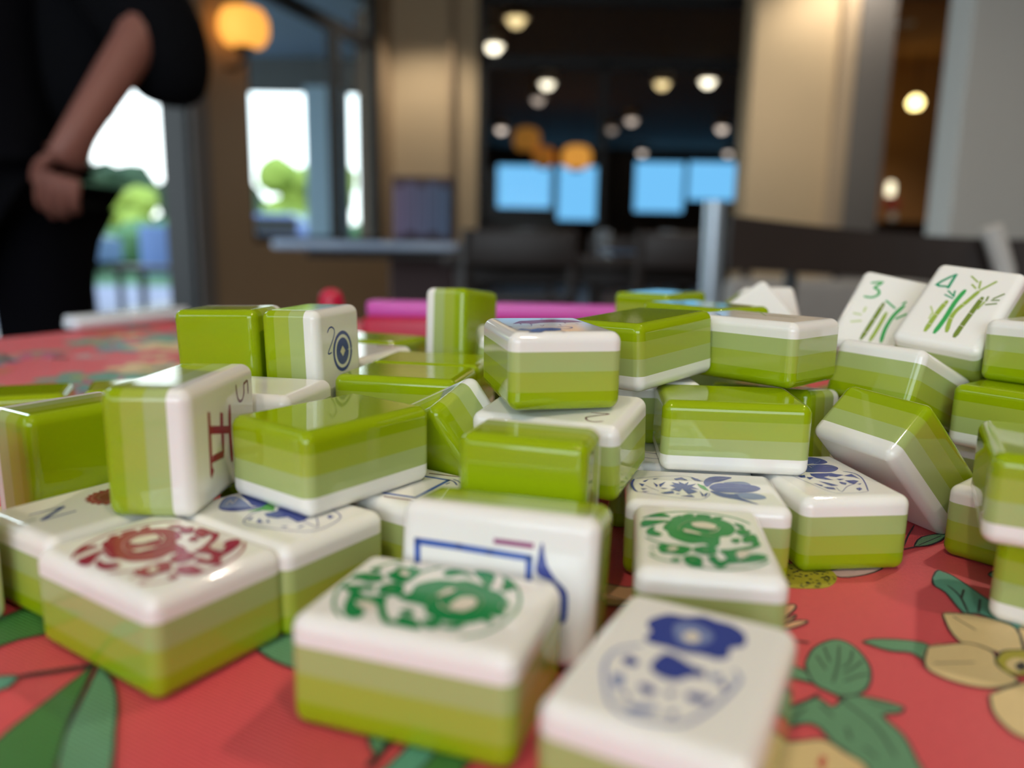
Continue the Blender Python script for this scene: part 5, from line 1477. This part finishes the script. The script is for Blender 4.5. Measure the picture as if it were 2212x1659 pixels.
t = thing('serving_plate', 'pale blue plate on the right part of the dark dining table', 'plate', (.50, 3.45, .7675))
bm = bmesh.new(); add_lathe(bm, [(.07, 0), (.10, .008), (.135, .02), (.135, .024), (.09, .012)], seg=28); obj('plate_body', bm, mat('pale_blue_glaze', lin(150, 180, 225), rough=.1), t, True)

t = thing('side_table', 'pale glossy counter table catching window light below the side window', 'table', (-.66, 4.15, 0), R(-3))
bm = bmesh.new(); add_box(bm, 0, 0, .795, .86, 1.2, .04, .012); obj('table_top', bm, mat('pale_blue_grey_laminate', lin(168, 182, 206), rough=.12, noise=.03), t, True)
bm = bmesh.new(); add_box(bm, .18, .15, .39, .34, .5, .77, .01); obj('pedestal', bm, mat('oxblood_panel', lin(58, 30, 32), rough=.5), t)
bm = bmesh.new(); add_box(bm, .05, 0, .755, .7, 1.0, .04, .004); obj('apron', bm, M_DWOOD, t)
t = thing('menu_stand', 'dark plum rack of menus on the pale counter table', 'menu stand', (-.46, 3.95, .815))
bm = bmesh.new(); add_box(bm, 0, 0, .16, .30, .12, .32, .01); obj('stand_body', bm, mat('plum_painted_wood', lin(60, 34, 42), rough=.5), t)
for i in range(5):
    bm = bmesh.new(); add_box(bm, -.11 + .055 * i, -.075, .15 + .02 * (i % 2), .046, .02, .24, .003); obj('menu_card', bm, mat('lilac_menu_card', lin(120 - 8 * i, 104, 132), rough=.6), t)

# the metal framed chair right behind the mat
ch = thing('metal_chair', 'metal framed chair with a curved dark wooden back, right behind the mat', 'chair', (.42, .98, 0))
M_STEEL = mat('brushed_silver_metal', lin(176, 190, 202), rough=.3, metal=.55, noise=.05)
M_RAIL = mat('espresso_wood', lin(44, 33, 27), rough=.5, noise=.25, nscale=12)
bm = bmesh.new(); add_tube(bm, [(-.175, -.03, 0), (-.175, -.03, .45), (-.178, -.03, .867)], .0125, 16); obj('back_post', bm, M_STEEL, ch, True)
bm = bmesh.new(); add_tube(bm, [(.215, -.02, 0), (.205, -.02, .60), (.182, -.03, .79), (.160, -.03, .842)], .0125, 16); obj('back_post', bm, mat('satin_cream_metal', lin(200, 196, 190), rough=.35), ch, True)
bm = bmesh.new()
N = 16
grid = []
for i in range(N + 1):
    u = i / N
    x = -.158 + .33 * u * 1.5
    top = .850 - .022 * math.sin(min(1, u * 1.25) * math.pi * .5) + .006 * max(0, u - .7)
    bot = .786 - .020 * u - .03 * max(0, u - .45)
    y = -.03 + .035 * math.sin(math.pi * u)
    grid.append([bm.verts.new((x, y + dy, z)) for dy, z in ((-.009, bot), (-.009, top), (.009, top), (.009, bot))])
for A, B in zip(grid, grid[1:]):
    for k in range(4):
        bm.faces.new((A[k], A[(k + 1) % 4], B[(k + 1) % 4], B[k]))
bm.faces.new(grid[0]); bm.faces.new(grid[-1])
obj('backrest', bm, M_RAIL, ch)
for x in (-.07, ):
    bm = bmesh.new(); add_box(bm, x, -.005, .62, .012, .02, .33, .003); obj('back_slat', bm, M_BLACK, ch)
bm = bmesh.new(); add_box(bm, .02, .20, .455, .42, .44, .04, .015); obj('seat', bm, M_RAIL, ch, True)
for sx in (-.16, .20):
    bm = bmesh.new(); add_tube(bm, [(sx, .40, .44), (sx, .41, 0)], .011, 12); obj('leg', bm, M_STEEL, ch, True)
bm = bmesh.new(); add_tube(bm, [(-.175, -.03, .43), (.21, -.02, .43)], .009, 10); obj('cross_bar', bm, M_STEEL, ch, True)
t = thing('bench', 'pale grey upholstered bench behind the metal framed chair', 'bench', (1.42, 2.2, 0))
bm = bmesh.new(); add_box(bm, 0, 0, .42, 1.5, .5, .12, .03); obj('seat', bm, mat('grey_upholstery', lin(150, 146, 142), rough=.8, noise=.05), t, True)
bm = bmesh.new(); add_box(bm, 0, .24, .585, 1.5, .10, .27, .03); obj('backrest', bm, mat('grey_upholstery_back', lin(158, 154, 150), rough=.8, noise=.05), t, True)
for sx in (-.68, .68):
    for sy in (-.2, .2):
        bm = bmesh.new(); add_box(bm, sx, sy, .18, .05, .05, .36, .004); obj('leg', bm, M_BLACK, t)

# ------------------------------------------------------------------ outdoors: covered patio, lawn, trees
M_PATIO = mat('patio_paving', lin(92, 92, 118), rough=.55, noise=.08, nscale=3)
M_PORCH = mat('porch_blue_grey_paint', lin(150, 182, 205), rough=.6, noise=.03)
M_BEAM = mat('porch_beam_paint', lin(70, 78, 82), rough=.6)
M_LAWN = mat('lawn_grass', lin(60, 96, 58), rough=.9, noise=.25, nscale=2)
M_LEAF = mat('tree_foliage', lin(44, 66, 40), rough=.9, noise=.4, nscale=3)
M_LEAF2 = mat('sunlit_foliage', lin(140, 156, 62), rough=.9, noise=.3, nscale=3)  # lighter, yellower green than the other foliage
bm = bmesh.new(); add_box(bm, -8.4, 8.0, -.07, 9.0, 11.0, .1); struct('patio_floor', bm, M_PATIO)
bm = bmesh.new(); add_box(bm, -24, 32, -.10, 60, 60, .1); struct('lawn', bm, M_LAWN)
bm = bmesh.new(); add_prism(bm, [(-7.1, 3.9), (lw(3.9) - .17, 3.9), (lw(6.9) - .17, 6.9), (-1.0, 7.2), (-1.0, 8.96), (-7.1, 8.96)], 2.76, 2.88); struct('porch_ceiling', bm, M_PORCH)
bm = bmesh.new(); add_box(bm, -4.05, 8.85, 2.60, 6.1, .22, .34); struct('porch_beam', bm, M_BEAM)
PG = 'porch posts outside the side window'
for x, lb in ((-2.08, 'broad pale blue porch post seen in the middle of the side window'), (-3.05, 'pale blue porch post outside, left of the broad one')):
    if x < -3:
        continue
    t = thing('porch_post', lb, 'post', (x, 8.75, 0))
    bm = bmesh.new(); add_box(bm, 0, 0, 1.24, .42, .30, 2.42, .01); obj('post_shaft', bm, M_PORCH, t)
    bm = bmesh.new(); add_box(bm, 0, 0, .06, .48, .36, .12, .01); obj('post_base', bm, M_PORCH, t)
rnd = random.Random(11)


def tree(x, y, h, w, m, label, group):
    t = thing('leafy_tree', label, 'tree', (x, y, -.05), 0, group)
    bm = bmesh.new(); add_tube(bm, [(0, 0, 0), (.05, 0, h * .3), (0, .05, h * .6)], [.14, .11, .07]); obj('trunk', bm, M_DWOOD, t, True)
    bm = bmesh.new()
    for i in range(16):
        r_ = bmesh.ops.create_icosphere(bm, subdivisions=2, radius=w * rnd.uniform(.22, .38))
        off = Vector((rnd.uniform(-.6, .6) * w, rnd.uniform(-.5, .5) * w, h * rnd.uniform(.42, .92)))
        for v_ in r_['verts']:
            v_.co *= rnd.uniform(.85, 1.12)
            v_.co += off
    obj('crown', bm, m, t)


TG = 'trees beyond the lawn'
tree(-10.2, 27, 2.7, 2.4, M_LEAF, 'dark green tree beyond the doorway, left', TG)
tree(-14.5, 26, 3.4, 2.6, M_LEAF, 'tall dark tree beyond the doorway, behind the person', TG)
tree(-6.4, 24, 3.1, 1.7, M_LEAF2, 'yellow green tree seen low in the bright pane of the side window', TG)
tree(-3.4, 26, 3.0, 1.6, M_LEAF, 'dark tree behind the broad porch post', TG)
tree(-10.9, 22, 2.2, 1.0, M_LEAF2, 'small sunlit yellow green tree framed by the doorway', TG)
bm = bmesh.new()
for i in range(44):
    r_ = bmesh.ops.create_icosphere(bm, subdivisions=1, radius=rnd.uniform(.5, .8))
    bmesh.ops.translate(bm, vec=(-16 + i * .33, 20 + rnd.uniform(-.4, .4), .45 + rnd.uniform(0, .25)), verts=r_['verts'])
o = obj('clipped_hedge', bm, mat('hedge_leaves', lin(74, 108, 66), rough=.9, noise=.3, nscale=4)); tag(o, 'long clipped green hedge along the far side of the lawn', 'hedge')


def car(x, y, col, label):
    t = thing('parked_car', label, 'car', (x, y, -.05), 0, 'cars parked beyond the lawn')
    bm = bmesh.new()
    prof = [(-2.1, .35), (-2.1, .8), (-1.3, .95), (-.8, 1.42), (.8, 1.45), (1.5, .98), (2.15, .85), (2.15, .35)]
    for yy in (-.85, .85):
        pass
    A = [bm.verts.new((a, -.85, b)) for a, b in prof]
    B = [bm.verts.new((a, .85, b)) for a, b in prof]
    bm.faces.new(A); bm.faces.new(B)
    for k in range(len(prof)):
        bm.faces.new((A[k], A[(k + 1) % len(prof)], B[(k + 1) % len(prof)], B[k]))
    obj('car_body', bm, mat('car_paint', col, rough=.2, coat=.5), t)
    for wx in (-1.35, 1.35):
        bm = bmesh.new(); add_tube(bm, [(wx, -.9, .34), (wx, -.7, .34)], .34, 20); obj('wheel', bm, M_BLACK, t)
        bm = bmesh.new(); add_tube(bm, [(wx, .7, .34), (wx, .9, .34)], .34, 20); obj('wheel', bm, M_BLACK, t)
    bm = bmesh.new(); add_box(bm, 0, -.86, 1.18, 1.9, .02, .35, .004); obj('side_window', bm, M_FRAME, t)


car(-5.6, 17.5, lin(84, 116, 180), 'light blue car beyond the lawn seen under the bright pane')
car(-11.2, 17.0, lin(110, 126, 156), 'silver blue car beyond the lawn seen through the doorway')

M_WICK = mat('grey_wicker', lin(104, 104, 110), rough=.8, noise=.1, nscale=60, bump=.4)


def patio_chair(x, y, rz, m, label):
    t = thing('patio_chair', label, 'chair', (x, y, -.02), rz, 'chairs on the patio')
    bm = bmesh.new(); add_box(bm, 0, 0, .44, .50, .50, .05, .02); obj('seat', bm, m, t, True)
    bm = bmesh.new(); add_box(bm, 0, .24, .72, .50, .05, .52, .02); obj('backrest', bm, m, t, True)
    for sx in (-.22, .22):
        for sy in (-.22, .22):
            bm = bmesh.new(); add_tube(bm, [(sx, sy, .43), (sx * 1.05, sy * 1.05, 0)], .014, 10); obj('leg', bm, M_BLACK, t, True)


patio_chair(-4.50, 7.6, R(180), M_WICK, 'grey chair on the patio seen through the doorway, left')
patio_chair(-4.15, 9.4, R(160), mat('sky_blue_sling', lin(96, 132, 190), rough=.6), 'sky blue chair on the patio seen through the doorway, right')
t = thing('patio_table', 'dark low table between the patio chairs', 'table', (-3.75, 8.3, -.02))
bm = bmesh.new(); add_box(bm, 0, 0, .52, .9, .6, .05, .01); obj('table_top', bm, M_DWOOD, t, True)
for sx in (-.38, .38):
    for sy in (-.24, .24):
        bm = bmesh.new(); add_box(bm, sx, sy, .25, .05, .05, .5, .004); obj('leg', bm, M_BLACK, t)

# ------------------------------------------------------------------ the person standing at the far left corner of the table
def skin_mesh(name, pts, edges, rad, m, parent=None, sub=2, root=0):
    me = bpy.data.meshes.new(name)
    me.from_pydata([tuple(p) for p in pts], edges, [])
    o = bpy.data.objects.new(name, me)
    COL.objects.link(o)
    o.modifiers.new('skin', 'SKIN').use_smooth_shade = True
    s = o.modifiers.new('sub', 'SUBSURF')
    s.levels = sub
    s.render_levels = sub
    for i, r_ in enumerate(rad):
        rr = r_ if isinstance(r_, tuple) else (r_, r_)
        me.skin_vertices[0].data[i].radius = rr
        me.skin_vertices[0].data[i].use_root = (i == root)
    dg = bpy.context.evaluated_depsgraph_get()
    ev = o.evaluated_get(dg)
    nm = bpy.data.meshes.new_from_object(ev)
    bpy.data.objects.remove(o, do_unlink=True)
    nm.polygons.foreach_set('use_smooth', [True] * len(nm.polygons))
    nm.materials.clear()
    return link(name, nm, m, parent)


PX, PY = -1.02, 1.50
M_SKIN = mat('warm_skin', lin(150, 98, 86), rough=.5, noise=.05, nscale=30, sss=.15)
M_CLOTH = mat('black_knit_cloth', lin(9, 9, 14), spec=.08, rough=.9, noise=.3, nscale=60)
M_CARD = mat('charcoal_cardigan_cloth', lin(16, 17, 21), spec=.08, rough=.95, noise=.25, nscale=60)
M_TROU = mat('black_trouser_cloth', lin(7, 7, 13), spec=.08, rough=.9, noise=.2, nscale=60)
M_HAIR = mat('dark_brown_hair', lin(40, 28, 22), rough=.6, noise=.3, nscale=90)
M_SHOE = mat('black_shoe_leather', lin(18, 18, 18), rough=.4)
ps = thing('person', 'person in black with a bare forearm, standing at the far left behind the table', 'person', (PX, PY, 0))
# joints relative to the base: x to the picture's right, y away from the camera
J = dict(pel=(0, 0, .92), wai=(0, -.01, 1.05), che=(0, 0, 1.24), sho=(0, .01, 1.36), nek=(0, .0, 1.43), hd0=(0, -.01, 1.50), hd1=(0, -.015, 1.60),
         hL=(.10, 0, .88), kL=(.11, -.02, .48), aL=(.12, .02, .09), tL=(.13, -.12, .04),
         hR=(-.10, 0, .88), kR=(-.11, -.02, .48), aR=(-.12, .02, .09), tR=(-.13, -.12, .04),
         sL=(.20, .01, 1.35), eL=(.36, -.05, 1.185), wL=(.285, -.165, .985), mL=(.262, -.178, .925),
         sR=(-.19, .01, 1.35), eR=(-.30, .02, 1.10), wR=(-.26, -.08, .87), mR=(-.255, -.09, .82))
order = list(J)
ix = {k: i for i, k in enumerate(order)}
ed = [('pel', 'wai'), ('wai', 'che'), ('che', 'sho'), ('sho', 'nek'), ('nek', 'hd0'), ('hd0', 'hd1'), ('pel', 'hL'), ('hL', 'kL'), ('kL', 'aL'), ('aL', 'tL'), ('pel', 'hR'), ('hR', 'kR'), ('kR', 'aR'), ('aR', 'tR'),
      ('sho', 'sL'), ('sL', 'eL'), ('eL', 'wL'), ('wL', 'mL'), ('sho', 'sR'), ('sR', 'eR'), ('eR', 'wR'), ('wR', 'mR')]
rd = dict(pel=(.16, .115), wai=(.14, .10), che=(.15, .11), sho=(.11, .08), nek=.052, hd0=(.07, .085), hd1=(.075, .09), hL=.088, kL=.056, aL=.038, tL=(.042, .03), hR=.088, kR=.056, aR=.038, tR=(.042, .03),
          sL=.055, eL=.043, wL=.030, mL=(.040, .020), sR=.055, eR=.043, wR=.030, mR=(.040, .020))
body = skin_mesh('body', [J[k] for k in order], [(ix[a], ix[b]) for a, b in ed], [rd[k] for k in order], M_SKIN, ps, 2, ix['pel'])
# hands: palm already ends the arm; five bent fingers each rooted in the palm
def hand(m, d, side, up, fn_scale=1.0):
    """m palm centre, d pointing direction, side across the knuckles, up back of hand"""
    m, d, side, up = Vector(m), Vector(d).normalized(), Vector(side).normalized(), Vector(up).normalized()
    segs = [(-.030, .040, .052, 'index'), (-.010, .044, .058, 'middle'), (.010, .042, .053, 'ring'), (.029, .036, .042, 'little')]
    for off, base, ln, nm in segs:
        p0 = m + side * off * .8 + d * .010
        p1 = m + side * off + d * base
        p2 = p1 + d * ln * .50 - up * ln * .22
        p3 = p2 + d * ln * .22 - up * ln * .38
        skin_mesh('finger', [p0, p1, p2, p3], [(0, 1), (1, 2), (2, 3)], [.0105, .0095, .0085, .0070], M_SKIN, body, 2)
    q0 = m - side * .022 - d * .015
    q1 = m - side * .048 + d * .012 - up * .010
    q2 = m - side * .052 + d * .040 - up * .020
    skin_mesh('thumb', [q0, q1, q2], [(0, 1), (1, 2)], [.0135, .0110, .0085], M_SKIN, body, 2)


hand(J['mL'], (-.30, -.10, -.95), (.92, -.05, -.28), (.05, -1, .1))
hand(J['mR'], (.05, -.15, -1), (-.3, 1, 0), (-1, -.3, 0))
# head details
bm = bmesh.new()
r_ = bmesh.ops.create_uvsphere(bm, u_segments=24, v_segments=14, radius=.098)
for v_ in r_['verts']:
    v_.co = Vector((v_.co.x * .92, v_.co.y * 1.06 + .012, v_.co.z * 1.12 + 1.585))
for v_ in [v for v in bm.verts if v.co.y < -.045 and v.co.z < 1.615]:
    v_.co.y = -.045
obj('hair', bm, M_HAIR, ps, True)
for sx in (-.032, .032):
    bm = bmesh.new(); bmesh.ops.create_uvsphere(bm, u_segments=12, v_segments=8, radius=.0115); bmesh.ops.translate(bm, vec=(sx, -.092, 1.565), verts=bm.verts); obj('eye', bm, mat('eye_white', lin(225, 220, 212), rough=.2), ps, True)
    bm = bmesh.new(); bmesh.ops.create_uvsphere(bm, u_segments=10, v_segments=8, radius=.02); bmesh.ops.scale(bm, vec=(.4, .8, 1.3), verts=bm.verts); bmesh.ops.translate(bm, vec=(sx * 2.55, -.01, 1.55), verts=bm.verts); obj('ear', bm, M_SKIN, ps, True)
bm = bmesh.new(); add_tube(bm, [(0, -.092, 1.565), (0, -.110, 1.535), (0, -.095, 1.525)], [.006, .012, .006], 10); obj('nose', bm, M_SKIN, ps, True)
bm = bmesh.new(); add_tube(bm, [(-.024, -.088, 1.500), (0, -.099, 1.497), (.024, -.088, 1.500)], [.003, .006, .003], 8); obj('mouth', bm, mat('lip_skin', lin(160, 84, 80), rough=.5), ps, True)
# clothes
top_pts = [(0, 0, .86), (0, 0, .95), (0, -.01, 1.05), (0, 0, 1.22), (0, .01, 1.345), (.15, .01, 1.345), (-.15, .01, 1.345)]
skin_mesh('black_top', top_pts, [(0, 1), (1, 2), (2, 3), (3, 4), (4, 5), (4, 6)], [(.175, .135), (.178, .132), (.158, .118), (.168, .128), (.125, .092), .075, .075], M_CLOTH, ps, 2, 2)
sl = [(.15, .02, 1.355), (.26, .01, 1.30), (.355, -.01, 1.20), (.375, .0, 1.11), (.36, .01, 1.05)]
skin_mesh('cardigan_sleeve', sl, [(0, 1), (1, 2), (2, 3), (3, 4)], [.085, .095, .10, .085, .055], M_CARD, ps, 2)
sl = [(-.15, .02, 1.355), (-.24, .02, 1.26), (-.31, .02, 1.12), (-.30, -.02, 1.02)]
skin_mesh('cardigan_sleeve', sl, [(0, 1), (1, 2), (2, 3)], [.085, .082, .078, .06], M_CARD, ps, 2)
skin_mesh('cardigan_panel', [(.135, .05, 1.33), (.165, .05, 1.15), (.15, .05, 1.0)], [(0, 1), (1, 2)], [(.06, .09), (.08, .11), (.06, .10)], M_CARD, ps, 2)
skin_mesh('cardigan_panel', [(-.135, .05, 1.33), (-.165, .05, 1.15), (-.17, .05, .97), (-.175, .05, .80)], [(0, 1), (1, 2), (2, 3)], [(.06, .09), (.075, .11), (.075, .12), (.07, .12)], M_CARD, ps, 2)
tp = [(0, 0, .90), (.105, 0, .82), (.112, -.02, .48), (.122, .02, .11), (-.105, 0, .82), (-.112, -.02, .48), (-.122, .02, .11)]
skin_mesh('trousers', tp, [(0, 1), (1, 2), (2, 3), (0, 4), (4, 5), (5, 6)], [(.165, .125), .105, .078, .066, .105, .078, .066], M_TROU, ps, 2, 0)
for s_ in (-1, 1):
    skin_mesh('shoe', [(s_ * .122, .05, .045), (s_ * .125, -.03, .045), (s_ * .13, -.15, .036)], [(0, 1), (1, 2)], [.044, .046, .036], M_SHOE, ps, 2)
